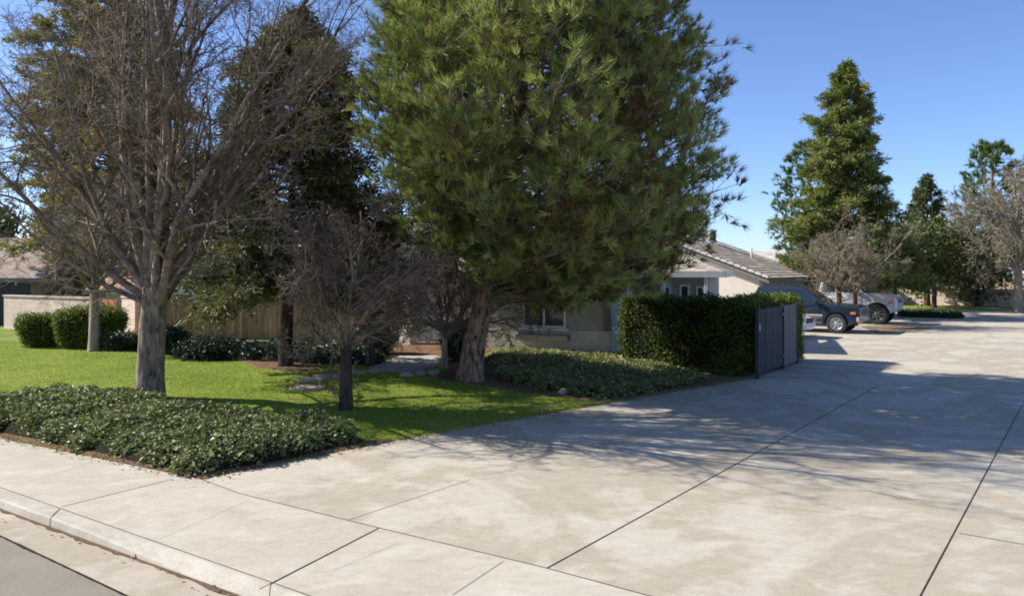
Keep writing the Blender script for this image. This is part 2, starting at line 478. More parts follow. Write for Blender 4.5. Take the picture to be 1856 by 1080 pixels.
# ground sheet to the horizon
tag(mesh_np('ground', [(-400, -120, -.2), (400, -120, -.2), (400, 700, -.2), (-400, 700, -.2)], [[(0, 1, 2, 3)]], M['dirt']), kind='structure')
lawn = grid('lawn', -26, 7.5, 8.5, 34, .12, hT, M['grass'], lambda X, Y: sd_poly(X, Y, GARDEN) > -.3)
tag(lawn, kind='structure')

# street, gutter, kerb, sidewalk, driveway built as sheets along the street
def ext(a, b, l0, l1):
    d = (b - a).normalized(); return a - d * l0, b + d * l1

ZS = -.09
K0, K1 = ext(P(0, 884), P(487, 1055), 40, 30)
G0, G1 = ext(P(0, 917, -.06), P(453, 1080, -.06), 40, 30)
A0, A1 = ext(P(0, 970, ZS), P(233, 1080, ZS), 40, 30)
SD = (K1 - K0).normalized(); SN = Vector((SD.y, -SD.x, 0))      # SN points to the street
if SN.y > 0: SN = -SN
def strip(name, a0, a1, b0, b1, z, mat, n=140):
    V = []; Q = []
    for i in range(n + 1):
        t = i / n
        p = a0.lerp(a1, t); q = b0.lerp(b1, t)
        V += [(p.x, p.y, z), (q.x, q.y, z)]
        if i: Q.append((2 * i - 2, 2 * i - 1, 2 * i + 1, 2 * i))
    return mesh_np(name, V, [Q], mat)
# back-of-walk line: follows the photo, then straight on
BW = [CORNER + SDIR * 45, CORNER, P(430, 893), P(640, 945), P(990, 1029), P(1160, 1075)]
BW.append(BW[-1] + (BW[-1] - BW[-3]).normalized() * 30)
KB = []
for p in BW:
    t = (p - K0).dot(SD); KB.append(K0 + SD * t)
V = []; Q = []
for i, (p, q) in enumerate(zip(BW, KB)):
    V += [(p.x, p.y, 0), (q.x, q.y, 0)]
    if i: Q.append((2 * i - 2, 2 * i - 1, 2 * i + 1, 2 * i))
nw = len(V)
WM = [0] * len(Q)
def joint(Vl, Ql, a, b, w, z=.004):
    """a thin sunken-looking joint line laid along a-b"""
    a = Vector(a); b = Vector(b); d = (b - a); L = d.length; d.normalize(); n = Vector((-d.y, d.x, 0))
    k = max(2, int(L / .12)); s = len(Vl)
    for i in range(k + 1):
        p = a + d * (L * i / k)
        ww = w * random.uniform(.95, 1.05) * .42; off = n * 0.0
        for sg in (1, -1):
            r = p + off + n * sg * ww; Vl.append((r.x, r.y, z))
        if i: Ql.append((s + 2 * i - 2, s + 2 * i - 1, s + 2 * i + 1, s + 2 * i))
def fin(Vl, Ql, n0): return [0] * n0 + [1] * (len(Ql) - n0)
n0 = len(Q)
for a, b, w in (((112, 918), (313, 868), .012), ((470, 1068), (686, 957), .015), ((820, 1078), (912, 1017), .006),
                ((-260, 850), (-90, 815), .016)):
    joint(V, Q, P(*a), P(*b), w)
for a, b, w in (((290, 976), (440, 912), .003), ((20, 884), (165, 838), .003), ((600, 1035), (720, 985), .003)):
    joint(V, Q, P(*a), P(*b), w)
kk = [K0.lerp(K1, i / 1) for i in (0, 1)]
joint(V, Q, K0 - SN * .012, K1 - SN * .012, .008)
walk = mesh_np('sidewalk', V, [Q], [M['walk'], M['joint']], midx=fin(V, Q, n0))
tag(walk, kind='structure')

# driveway: from the back of the walk to the far court
V = []; Q = []
far = [Vector((-60, 80, 0)), Vector((60, 47, 0))]
DB = BW[1:]
V += [(p.x, p.y, 0) for p in DB] + [(60, -8, 0), (60, 50, 0), (4.3, 60, 0), (4.3, 22.6, 0), (5.0, 20.2, 0)] + [(p.x - .5, p.y + .5, 0) for p in reversed(EDGE[1:])]
ring = list(range(len(V)))
bmd = bmesh.new()
f = bmd.faces.new([bmd.verts.new(p) for p in V])
bmesh.ops.triangulate(bmd, faces=[f])
bmd.verts.index_update()
V = [tuple(v.co) for v in bmd.verts]; Q = [tuple(v.index for v in f.verts) for f in bmd.faces]; bmd.free()
JV, JQ = [], []
LA = (P(990.6, 1029.7), P(1585, 702.6)); LB = (P(1667.7, 1079.8), P(1852.6, 734))
for a, b, w in ((LA[0], LA[0] + (LA[1] - LA[0]) * 1.02, .0135), (LB[0] - (LB[1] - LB[0]) * .2, LB[0] + (LB[1] - LB[0]) * 1.6, .0125),
                (P(632, 942), P(852, 869), .008), (P(1738, 966), P(1990, 1010), .012), (P(1345, 833), P(1740, 760), .003),
                (P(1080, 820), P(1330, 905), .003), (P(1270, 905), P(1560, 935), .003), (P(1560, 935), P(1700, 958), .003)):
    joint(JV, JQ, a, b, w)
for i in range(1, len(BW) - 1):
    if i + 1 < len(BW): joint(JV, JQ, BW[i], BW[i + 1], .010)
nb = len(V)
drv = mesh_np('driveway', np.concatenate([np.array(V), np.array(JV)]), [Q, np.array(JQ) + nb], [M['drive'], M['joint']],
              midx=[0] * len(Q) + [1] * len(JQ))
tag(drv, kind='structure')

# kerb: full height on the left, dropping to the driveway apron on the right
V = []; Q = []; n = 300
tA = (P(150, 935) - K0).dot(SD); tB = (P(400, 1020) - K0).dot(SD)
for i in range(n + 1):
    t = i / n
    p = K0.lerp(K1, t); g = G0.lerp(G1, t)
    s = (p - K0).dot(SD); dr = float(smooth((s - tA) / (tB - tA)))
    zt = -.066 * dr
    w = random.uniform(-.004, .004)
    a = p.lerp(g, .12); bb = p.lerp(g, .78); c = p.lerp(g, .93)
    V += [(p.x, p.y, .0), (a.x, a.y, .0 + zt * .05), (bb.x, bb.y, zt + w - .004), (c.x, c.y, zt - .016 + w), (g.x, g.y, ZS - .02)]
    if i:
        o0 = 5 * (i - 1); o1 = 5 * i
        for k in range(4): Q.append((o0 + k, o0 + k + 1, o1 + k + 1, o1 + k))
n0 = len(Q)
jp = P(100, 924); t = ((jp - K0).dot(SD)) / (K1 - K0).length
p = K0.lerp(K1, t); g = G0.lerp(G1, t)
joint(V, Q, p + Vector((0, 0, .0)), p.lerp(g, .8), .010, .003)
s0 = len(V)
for sg in (-.005, .005):
    for f_, z_ in ((.78, .0), (.93, -.012), (1.0, -.088)):
        c = p.lerp(g, f_) + SD * sg + SN * .004; V.append((c.x, c.y, z_))
Q += [(s0, s0 + 3, s0 + 4, s0 + 1), (s0 + 1, s0 + 4, s0 + 5, s0 + 2)]
kerb = mesh_np('kerb', V, [Q], [M['kerb'], M['joint']], midx=fin(V, Q, n0), smooth=False)
tag(kerb, kind='structure')
tag(strip('gutter', G0 - SN * .05, G1 - SN * .05, A0, A1, ZS, M['gutter']), kind='structure')
tag(strip('road', A0 - SN * .03, A1 - SN * .03, A0 + SN * 12, A1 + SN * 12, ZS - .012, M['asphalt'], 4), kind='structure')
V = []; Q = []
for i in range(900):
    t = i / 899
    g = G0.lerp(G1, t); w = .012 + .03 * abs(math.sin(i * .37) * math.sin(i * .113 + 1)) + random.uniform(0, .03)
    a = g - SN * .005; c = g + SN * w
    V += [(a.x, a.y, ZS + .006), (c.x, c.y, ZS + .004)]
    if i: Q.append((2 * i - 2, 2 * i - 1, 2 * i + 1, 2 * i))
for i in range(900):
    t = i / 899
    g = A0.lerp(A1, t); w = .006 + .014 * max(0, math.sin(i * .31) * math.sin(i * .17)) + random.uniform(0, .006)
    a = g - SN * w * .6; c = g + SN * w
    V += [(a.x, a.y, ZS + .003), (c.x, c.y, ZS + .003)]
    s = 1800 + 2 * i
    if i: Q.append((s - 2, s - 1, s + 1, s))
tag(mesh_np('gutter_dirt', V, [Q], [M['gdirt'], M['joint']], midx=[0] * 899 + [1] * 899), 'brown line of silt lying along the foot of the kerb', 'dirt', kind='stuff')

# ------------------------------------------------------------------ foliage kit
def unit(a): return a / (np.linalg.norm(a, axis=-1, keepdims=True) + 1e-9)

def leaves(C, Dn, L, W, nrm=None, fold=.0):
    """kite leaves: base C, direction Dn, length L, width W -> verts (N*4,3), quads"""
    n = len(C); Dn = unit(Dn)
    if nrm is None: nrm = RG.normal(size=(n, 3))
    S = unit(np.cross(Dn, nrm)); U = np.cross(S, Dn)
    L = np.broadcast_to(L, (n,))[:, None]; W = np.broadcast_to(W, (n,))[:, None]
    mid = C + Dn * L * .45
    V = np.stack([C, mid + S * W * .5 + U * W * fold, C + Dn * L, mid - S * W * .5 + U * W * fold], 1).reshape(-1, 3)
    return V, np.arange(n * 4).reshape(-1, 4)

def needles(C, Dn, L, W):
    n = len(C); Dn = unit(Dn)
    S = unit(np.cross(Dn, RG.normal(size=(n, 3))))
    L = np.broadcast_to(L, (n,))[:, None]; W = np.broadcast_to(W, (n,))[:, None]
    V = np.stack([C - S * W * .5, C + S * W * .5, C + Dn * L], 1).reshape(-1, 3)
    return V, np.arange(n * 3).reshape(-1, 3)

def tubes(groups, name, mat, parent=None, sides=(10, 7, 5, 4, 3)):
    """groups: {level: [(pts, radii), ...]}"""
    Vs, Qs, off = [], [], 0
    for lev, lst in groups.items():
        by = {}
        for pts, rs in lst: by.setdefault(len(pts), []).append((pts, rs))
        k = sides[min(lev, len(sides) - 1)]
        for n, l in by.items():
            A = np.array([[tuple(p) for p in pts] for pts, _ in l], float)
            R = np.array([rs for _, rs in l], float)
            tg = unit(np.gradient(A, axis=1))
            ref = np.where(np.abs(tg[..., 2:3]) > .9, np.array([1.0, .1, 0]), np.array([.1, .05, 1.0]))
            a = unit(np.cross(tg, ref)); b = np.cross(tg, a)
            th = np.arange(k) * 2 * PI / k
            ring = A[:, :, None, :] + R[:, :, None, None] * (np.cos(th)[None, None, :, None] * a[:, :, None, :] + np.sin(th)[None, None, :, None] * b[:, :, None, :])
            m = len(l)
            Vs.append(ring.reshape(-1, 3))
            idx = np.arange(m * n * k).reshape(m, n, k) + off
            nx = np.roll(idx, -1, axis=2)
            Qs.append(np.stack([idx[:, :-1], nx[:, :-1], nx[:, 1:], idx[:, 1:]], -1).reshape(-1, 4))
            off += m * n * k
    return mesh_np(name, np.concatenate(Vs), [np.concatenate(Qs)], mat, parent, smooth=True)

def rnd3(): return Vector((random.gauss(0, 1), random.gauss(0, 1), random.gauss(0, 1)))

def grow(G, p, d, L, r, lev, pm):
    n = pm['seg'][lev]; pts = [p.copy()]; rs = [r]
    d = d.normalized(); tip = pm.get('tip', .45)
    for i in range(1, n + 1):
        d = (d + rnd3() * pm['wander'][lev] + Vector((0, 0, 1)) * pm['up'][lev]).normalized()
        p = p + d * (L / n)
        pts.append(p.copy()); rs.append(max(pm['rmin'], r * (1 - (1 - tip) * i / n)))
    G.setdefault(lev, []).append((pts, rs))
    if lev + 1 < len(pm['count']) + 1 and lev < pm['levels'] - 1:
        c = pm['count'][lev]
        for k in range(c):
            t = pm['t0'][lev] + (1 - pm['t0'][lev]) * (k + random.random()) / c
            f = t * n; i = min(int(f), n - 1); q = pts[i].lerp(pts[i + 1], f - i)
            dd = (pts[i + 1] - pts[i]).normalized()
            side = dd.cross(rnd3()).normalized()
            ang = random.uniform(*pm['ang'][lev])
            cd = dd * math.cos(ang) + side * math.sin(ang)
            LL = L * random.uniform(*pm['ratio'][lev]) * (1.15 - .5 * t)
            grow(G, q, cd, LL, max(pm['rmin'], rs[i] * pm['rr'][lev]), lev + 1, pm)

def trunk_mesh(parent, pts, rs, mat, k=20, flare=.0, lump=.05, name='trunk'):
    """trunk with uneven cross-section; pts world positions"""
    A = []
    n = len(pts); off = [random.uniform(0, 6) for _ in range(4)]
    fine = []
    for i in range(n - 1):
        for s in range(6): fine.append((Vector(pts[i]).lerp(Vector(pts[i + 1]), s / 6), rs[i] + (rs[i + 1] - rs[i]) * s / 6))
    fine.append((Vector(pts[-1]), rs[-1]))
    z0 = pts[0][2]
    for p, r in fine:
        fl = flare * math.exp(-(p.z - z0) / .18)
        for j in range(k):
            a = 2 * PI * j / k
            rr = r * (1 + lump * math.sin(3 * a + off[0] + p.z * .7) + lump * .8 * math.sin(5 * a + off[1] - p.z) + fl * (1 + .5 * math.sin(4 * a + off[2])) + random.gauss(0, lump * .25))
            A.append((p.x + rr * math.cos(a), p.y + rr * math.sin(a), p.z))
    m = len(fine); Q = []
    for i in range(m - 1):
        for j in range(k): Q.append((i * k + j, i * k + (j + 1) % k, (i + 1) * k + (j + 1) % k, (i + 1) * k + j))
    return mesh_np(name, A, [Q], mat, parent, smooth=True)

def localize(root):
    """children were built in world space: express them from the root at the base"""
    for c in root.children: c.matrix_parent_inverse = Matrix.Translation(-Vector(root.location))

def tree_root(name, base, label, cat='tree', group=None):
    r = empty(name, base); tag(r, label, cat, group); return r

def bare_tree(name, label, base, trunk_top, r0, r1, limbs, pm, bark, twig, extra=None, lean=(0, 0), limb_len=(4, 6), limb_ang=(.2, 1.1), limb_r=.09, group=None, flare=.35, azr=None, seed=1):
    random.seed(seed)
    root = tree_root(name, base, label, 'tree', group)
    base = Vector(base)
    top = Vector((base.x + lean[0], base.y + lean[1], trunk_top))
    mid = base.lerp(top, .5) + Vector((random.uniform(-.03, .03), 0, 0))
    low = base - Vector((0, 0, .12))
    trunk_mesh(root, [low, mid, top], [r0, (r0 + r1) / 2, r1], bark, flare=flare)
    G = {}
    for i in range(limbs):
        az = i * 2.399 + random.uniform(-.3, .3)
        an = limb_ang[0] + (limb_ang[1] - limb_ang[0]) * ((i + .5) / limbs) + random.uniform(-.08, .08)
        d = Vector((math.cos(az) * math.sin(an), math.sin(az) * math.sin(an), math.cos(an)))
        st = top - Vector((0, 0, random.uniform(.0, .55) * (top.z - base.z) * .45))
        st = st + d * r1 * .3
        L = random.uniform(*limb_len) * (1.0 - .25 * (an / 1.5))
        grow(G, st, d, L, limb_r * random.uniform(.75, 1.2), 0, pm)
    if extra:
        for q, d, L, r in extra: grow(G, Vector(q), Vector(d), L, r, 0, pm)
    tubes(G, 'branches', twig, root, (7, 5, 4, 3, 3))
    localize(root)
    return root

# ------------------------------------------------------------------ the big bare tree on the left
tb = T(270, 712, .12)
pmA = dict(levels=5, seg=(8, 6, 4, 3), wander=(.10, .16, .22, .3, .3), up=(.10, .06, .05, .03, .02), count=(9, 7, 5, 3),
           t0=(.15, .15, .15, .1), ang=((.35, .95), (.4, 1.1), (.4, 1.2), (.4, 1.2)), ratio=((.34, .52), (.38, .55), (.4, .6), (.4, .6)),
           rr=(.50, .5, .55, .6), rmin=.0036, tip=.22)
pmA['seg'] = (8, 6, 4, 3, 3)
ex = [(Vector(tb) + Vector((0, 0, 1.9)), (1.0, -.3, .55), 5.2, .085), (Vector(tb) + Vector((0, 0, 1.9)), (.75, .3, .85), 6.6, .10),
      (Vector(tb) + Vector((0, 0, 1.8)), (-1.0, -.2, .6), 4.4, .075), (Vector(tb) + Vector((0, 0, 2.0)), (-.8, .4, .75), 5.4, .09),
      (Vector(tb) + Vector((0, 0, 2.0)), (.45, -.2, 1), 7.2, .11), (Vector(tb) + Vector((0, 0, 2.0)), (-.35, .2, 1), 7.2, .11),
      (Vector(tb) + Vector((.16, 0, 1.6)), (.16, .1, 1), 7.6, .155), (Vector(tb) + Vector((.04, 0, 1.6)), (-.12, -.05, 1), 7.2, .14), (Vector(tb) + Vector((.14, 0, 1.6)), (.55, .1, 1), 7.4, .12),
      (Vector(tb) + Vector((0, 0, 1.7)), (-.9, -.4, .3), 3.0, .05), (Vector(tb) + Vector((0, 0, 1.75)), (.8, -.5, .35), 2.8, .05)]
bare_tree('bare_tree', 'tallest leafless tree with thick pale trunk rising out of the ivy bed', tb, tb.z + 2.0, .235, .205, 7, pmA,
          M['bark_grey'], M['twig_grey'], ex, lean=(.12, 0), limb_len=(5.5, 7.2), limb_ang=(.15, .95), limb_r=.085, seed=4)

# the small dark leafless tree on the lawn
ts = T(627, 741)
pmB = dict(levels=5, seg=(5, 4, 4, 3, 3), wander=(.16, .2, .26, .3, .3), up=(.10, .05, .02, .0, .0), count=(8, 6, 5, 3),
           t0=(.15, .15, .1, .1), ang=((.5, 1.2), (.5, 1.2), (.5, 1.3), (.5, 1.3)), ratio=((.38, .62), (.4, .65), (.42, .65), (.4, .6)),
           rr=(.55, .55, .6, .65), rmin=.0042, tip=.35)
bare_tree('small_bare_tree', 'small dark leafless tree standing alone on the lawn nearest the driveway', ts, ts.z + 1.12, .115, .095, 10, pmB,
          M['bark_dark'], M['twig_dark'], None, limb_len=(1.9, 2.9), limb_ang=(.12, 1.4), limb_r=.042, seed=9)

# a second dark leafless tree, taller, behind it
t2 = T(672, 662)
pmC = dict(pmB); pmC['up'] = (.16, .08, .03, .0, .0)
bare_tree('plum_tree', 'dark reddish twiggy tree between the small lawn tree and the pine', t2, t2.z + 1.2, .12, .10, 9, pmC,
          M['bark_dark'], M['twig_dark'], None, limb_len=(2.4, 3.6), limb_ang=(.08, .75), limb_r=.045, seed=21)

# pale twiggy tree left of the pine trunk
t3 = T(806, 668)
pmD = dict(pmB); pmD['count'] = (8, 6, 5, 3); pmD['up'] = (.08, .04, .0, .0, .0)
bare_tree('crape_myrtle', 'light brown leafless twiggy tree just left of the pine trunk', t3, t3.z + .85, .07, .06, 14, pmD,
          M['bark_pale'], M['twig_tan'], None, limb_len=(2.0, 3.1), limb_ang=(.12, 1.4), limb_r=.035, seed=33)

# ------------------------------------------------------------------ conifers
def interp(tab, x): return float(np.interp(x, [a for a, _ in tab], [b for _, b in tab]))

def pine(name, label, base, trunk_pts, trunk_rs, env, cen, zr, nbr, nsec, per, K, nl, nw, mats, bark, dead=None, seed=5, rise=.25, deep=1.0, tuftup=.35, tin=.25, spread=.30, tspan=.8):
    random.seed(seed)
    root = tree_root(name, base, label)
    trunk_mesh(root, trunk_pts, trunk_rs, bark, flare=.45, lump=.06)
    G = {}; TC, TD, TT, TM = [], [], [], []
    lum = [(random.uniform(0, 6.28), random.uniform(0, 6.28), random.uniform(.6, 1.4)) for _ in range(6)]
    for i in range(nbr):
        z = zr[0] + (zr[1] - zr[0]) * ((i + random.random()) / nbr) ** .95
        az = i * 2.399 + random.uniform(-.35, .35)
        R = interp(env, z)
        lobe = 1 + .10 * sum(math.sin(az * (k + 1) + a + z * w) for k, (a, b, w) in enumerate(lum)) / 2.2
        R *= (1 + (lobe - 1) * .7) * random.uniform(.74, .96)
        R = min(R, interp(env, z) * .97)
        c = Vector((interp(cen[0], z), interp(cen[1], z), z))
        tip = c + Vector((math.cos(az) * R, math.sin(az) * R * deep, random.uniform(-.05, .12) * R))
        zs = max(trunk_pts[0][2] + 1.3, min(trunk_pts[-1][2] - .1, z - rise * R))
        st = Vector((np.interp(zs, [p[2] for p in trunk_pts], [p[0] for p in trunk_pts]), np.interp(zs, [p[2] for p in trunk_pts], [p[1] for p in trunk_pts]), zs))
        n = 6; pts = []; sag = random.uniform(.0, .10) * R
        for k in range(n + 1):
            t = k / n; p = st.lerp(tip, t) - Vector((0, 0, sag * math.sin(PI * t))) + rnd3() * .03 * R * t * (1 - t) * 3
            pts.append(p)
        r0 = .012 + .009 * R
        G.setdefault(0, []).append((pts, [r0 * (1 - .75 * k / n) for k in range(n + 1)]))
        bt = random.random()
        isdead = dead is not None and random.random() < dead(tip)
        for s in range(nsec):
            t = random.uniform(tin, 1.0) ** .7
            f = t * n; k = min(int(f), n - 1); q = pts[k].lerp(pts[k + 1], f - k)
            out = (tip - st).normalized()
            d = (out * random.uniform(.3, 1.0) + rnd3() * .65 + Vector((0, 0, tuftup))).normalized()
            L = random.uniform(.35, .95) * (R / 3.5) ** .5 * (1.2 - .25 * t)
            e = q + d * L
            G.setdefault(1, []).append(([q, q.lerp(e, .5) + rnd3() * .03, e], [.008, .006, .004]))
            for m in range(per):
                u = 1 - m / per * tspan
                TC.append(tuple(q.lerp(e, u) + rnd3() * .04)); dd = (d + Vector((0, 0, tuftup)) + rnd3() * .35).normalized()
                TD.append(tuple(dd)); TT.append(min(1, max(0, .55 * bt + .45 * random.random())))
                TM.append(1 if (isdead and random.random() < .75) or (dead is not None and m == per - 1 and random.random() < .22) else 0)
    tubes(G, 'limbs', M['twig_grey'] if bark is not M['bark_red'] else M['bark_red'], root, (6, 3))
    C = np.repeat(np.array(TC), K, 0); Dn = np.repeat(np.array(TD), K, 0); tn = np.repeat(np.array(TT), K); tm = np.repeat(np.array(TM), K)
    Dn = unit(Dn + RG.normal(size=Dn.shape) * spread)
    C = C + Dn * RG.uniform(-.05, .08, (len(C), 1))
    V, Tq = needles(C, Dn, nl * RG.uniform(.6, 1.15, len(C)), nw)
    mesh_np('crown', V, [Tq], mats, root, tone=np.repeat(tn, 3), midx=tm)
    localize(root)
    return root

bp = T(850, 688)
dp = bp.y
def px(u, z=None): return (u - CU) / F * dp
def zz(v): return CH + (HZ - v) / F * dp
env = [(zz(552), .2), (zz(520), 1.3), (zz(470), 2.65), (zz(400), 3.3), (zz(300), 3.8), (zz(200), 3.85), (zz(100), 3.5), (zz(0), 3.1), (9.6, 2.5), (11, 1.8), (12.3, .4)]
cenx = [(1.5, px(1040)), (zz(480), px(1066)), (zz(400), px(1018)), (zz(300), px(972)), (zz(100), px(955)), (zz(0), px(938)), (12, px(935))]
ceny = [(1.5, dp + .15), (12, dp + .15)]
tp = [(bp.x, bp.y, bp.z - .12), (px(862), dp, 1.1), (px(885), dp, 2.2), (px(905), dp, 3.3), (px(940), dp, 5.5), (px(960), dp, 9), (px(962), dp, 12)]
pine('pine_tree', 'huge round-crowned pine with long green needles in front of the house', bp, tp, [.27, .23, .21, .19, .15, .09, .03], env, (cenx, ceny),
     (zz(545), 12.2), 430, 26, 3, 30, .21, .0135, [M['needle'], M['deadneedle']], M['bark_pine'],
     dead=lambda p: .30 if (p.x > px(1090) and p.z < zz(180)) or p.z < zz(430) else .05, seed=5, deep=1.38, tuftup=.55, tin=.42, spread=.36, tspan=.55)

def redwood(name, label, base, height, env, nbr, nsp, K, ll, lw, mat, tr, zb=.12, lean=0.0, seed=3, droop=.25, wild=0.0, group=None, bark='bark_red', tonebias=None):
    random.seed(seed)
    base = Vector(base)
    root = tree_root(name, base, label, 'tree', group)
    top = base + Vector((lean, 0, height))
    pts = [base - Vector((0, 0, .15)), base.lerp(top, .25), base.lerp(top, .6), top]
    trunk_mesh(root, pts, [tr, tr * .75, tr * .4, .02], M[bark], 14, flare=.4)
    G = {}; TC, TD, TT = [], [], []
    ph = [(random.uniform(0, 6.28), random.uniform(1, 3)) for _ in range(4)]
    for i in range(nbr):
        f = zb + (1 - zb) * ((i + random.random()) / nbr) ** 1.05
        f = min(f, .995)
        az = i * 2.399 + random.uniform(-.4, .4)
        R = interp(env, f) * random.uniform(.62 - wild, 1.12 + wild * .5) * (1 + .10 * math.sin(2 * az + ph[0][0] + f * 9) + .08 * math.sin(3 * az + ph[1][0] - f * 14))
        st = base.lerp(top, f)
        out = Vector((math.cos(az), math.sin(az), 0))
        up = .35 * (f ** 1.5) + .05
        n = 5; P_ = []
        for k in range(n + 1):
            t = k / n
            P_.append(st + out * R * t + Vector((0, 0, R * (up * t * 1.2 - droop * t * t))) + rnd3() * .02 * R * t)
        G.setdefault(0, []).append((P_, [(.012 + .012 * R) * (1 - .8 * k / n) for k in range(n + 1)]))
        bt = random.random() if tonebias is None else min(1, max(0, random.gauss(tonebias, .28)))
        m = max(4, int(nsp * (R / env[0][1] if env[0][1] else 1) ** .7)) if R > 0 else 4
        for s in range(m):
            t = random.uniform(.12, 1) ** .75
            f2 = t * n; k = min(int(f2), n - 1); q = P_[k].lerp(P_[k + 1], f2 - k)
            side = out.cross(Vector((0, 0, 1))) * random.choice((-1, 1))
            d = (out * random.uniform(.2, 1) + side * random.uniform(.2, 1.0) + Vector((0, 0, random.uniform(-.45, .35))) ).normalized()
            L = random.uniform(.25, .6) * (1.15 - .45 * t) * (R * .5 + .35)
            for j in range(3):
                TC.append(tuple(q + d * L * (j + .3) / 3 + rnd3() * .05)); TD.append(tuple(d)); TT.append(.6 * bt + .4 * random.random())
    tubes(G, 'limbs', M['bark_dark'], root, (5, 3))
    C = np.repeat(np.array(TC), K, 0); Dn = np.repeat(np.array(TD), K, 0); tn = np.repeat(np.array(TT), K)
    C = C + RG.normal(size=C.shape) * .07
    Dn = unit(Dn + RG.normal(size=Dn.shape) * .6)
    V, Q = leaves(C, Dn, ll * RG.uniform(.5, 1.2, len(C)), lw * RG.uniform(.6, 1.2, len(C)))
    mesh_np('crown', V, [Q], mat, root, tone=np.repeat(tn, 4))
    localize(root)
    return root

ta = D(205, 36, .2)
redwood('conifer_tree', 'very tall brownish green conifer behind the pale wall at left', ta, 19,
        [(0, 3.6), (.1, 4.3), (.3, 4.2), (.5, 3.9), (.75, 2.2), (1, .1)], 220, 22, 16, .25, .068, M['redwood'], .35, zb=.12, seed=12, bark='bark_red', tonebias=.70)
pmG = dict(pmB); pmG['up'] = (.2, .1, .03, 0, 0); pmG['count'] = (8, 6, 5, 3)
bare_tree('bare_tree', 'slender leafless tree with pale trunk in front of the clipped shrubs', T(171, 636), 2.1, .15, .10, 8, pmG, M['bark_pale'], M['twig_tan'], None,
          limb_len=(2.0, 3.2), limb_ang=(.15, 1.2), limb_r=.05, seed=61)
tcb = T(516, 664)
redwood('conifer_tree', 'dark olive conifer behind the stepping stones with dark trunk by the fence', tcb, 8.2,
        [(0, 1.9), (.18, 2.5), (.35, 2.6), (.6, 2.2), (.8, 1.5), (1, .1)], 150, 19, 15, .165, .042, M['bluefir'], .16, zb=.20, lean=.35, seed=15, bark='bark_dark', tonebias=.40)
trw = D(1530, 43, 0)
redwood('conifer_tree', 'tall pointed golden green conifer rising behind the parked vehicles', trw, 13.6,
        [(0, 2.7), (.2, 3.3), (.35, 3.1), (.55, 2.35), (.75, 1.6), (.88, .95), (1, .08)], 190, 20, 15, .26, .068, M['redwood2'], .3, zb=.12, lean=.1, seed=18, droop=.10, tonebias=.42, wild=.12)
tcd = D(1680, 55, 0)
redwood('cedar_tree', 'small dark pointed cedar seen between the tall conifer and the right edge', tcd, 9.0,
        [(0, 2.1), (.3, 2.2), (.6, 1.5), (.8, .9), (1, .08)], 90, 15, 11, .26, .07, M['oakleaf'], .22, zb=.2, seed=27, droop=.2, tonebias=.3)
# pine partly hidden behind the tall conifer
bq = D(1462, 50, 0); dq = 50
envq = [(2.0, 1.2), (3.6, 2.2), (5.5, 2.7), (7.5, 2.3), (9.5, 1.5), (10.6, .4)]
cq = ([(0, bq.x), (12, bq.x + .3)], [(0, dq), (12, dq)])
pine('pine_tree', 'bright green lobed pine half hidden behind the tall pointed conifer', bq, [(bq.x, dq, -.1), (bq.x, dq, 4), (bq.x + .2, dq, 10)], [.28, .2, .05], envq, cq,
     (2.4, 10.4), 60, 10, 3, 12, .36, .05, [M['pinefar'], M['deadneedle']], M['bark_pine'], seed=8)
br_ = D(1795, 62, 0)
envr = [(3, 2.0), (6, 3.2), (9, 2.6), (11.5, 1.4), (12.6, .4)]
pine('pine_tree', 'olive green pine behind the leafless tree at the right edge', br_, [(br_.x, 62, -.1), (br_.x, 62, 5), (br_.x + .2, 62, 12)], [.3, .22, .05], envr,
     ([(0, br_.x), (12, br_.x)], [(0, 62), (12, 62)]), (3.5, 12.3), 60, 10, 3, 12, .42, .06, [M['pinefar'], M['deadneedle']], M['bark_pine'], seed=14)

def leafy_tree(name, label, base, height, rad, zc, n, ll, lw, mat, bark, tr=.12, seed=2, squash=1.0, group=None):
    random.seed(seed); base = Vector(base)
    root = tree_root(name, base, label, 'tree', group)
    top = base + Vector((0, 0, height * .7))
    trunk_mesh(root, [base - Vector((0, 0, .1)), base.lerp(top, .5), top], [tr, tr * .8, tr * .3], M[bark], 10, flare=.3)
    G = {}; TC, TT = [], []
    c = base + Vector((0, 0, zc))
    for i in range(46):
        d = rnd3().normalized(); R = random.uniform(.55, 1.05)
        tip = c + Vector((d.x * rad * R, d.y * rad * R, d.z * (height - zc) * R * squash))
        st = base.lerp(top, random.uniform(.45, 1))
        mid = st.lerp(tip, .5) + rnd3() * .08
        G.setdefault(0, []).append(([st, mid, tip], [.03, .02, .008]))
        bt = random.random()
        for k in range(n // 46):
            p = tip + rnd3() * rad * .2
            TC.append(tuple(p)); TT.append(.55 * bt + .45 * random.random())
    tubes(G, 'limbs', M['bark_dark'], root, (5, 3))
    C = np.array(TC)
    V, Q = leaves(C, RG.normal(size=C.shape) + np.array([0, 0, -.2]), ll * RG.uniform(.6, 1.2, len(C)), lw * RG.uniform(.6, 1.2, len(C)))
    mesh_np('crown', V, [Q], mat, root, tone=np.repeat(np.array(TT), 4))
    localize(root); return root

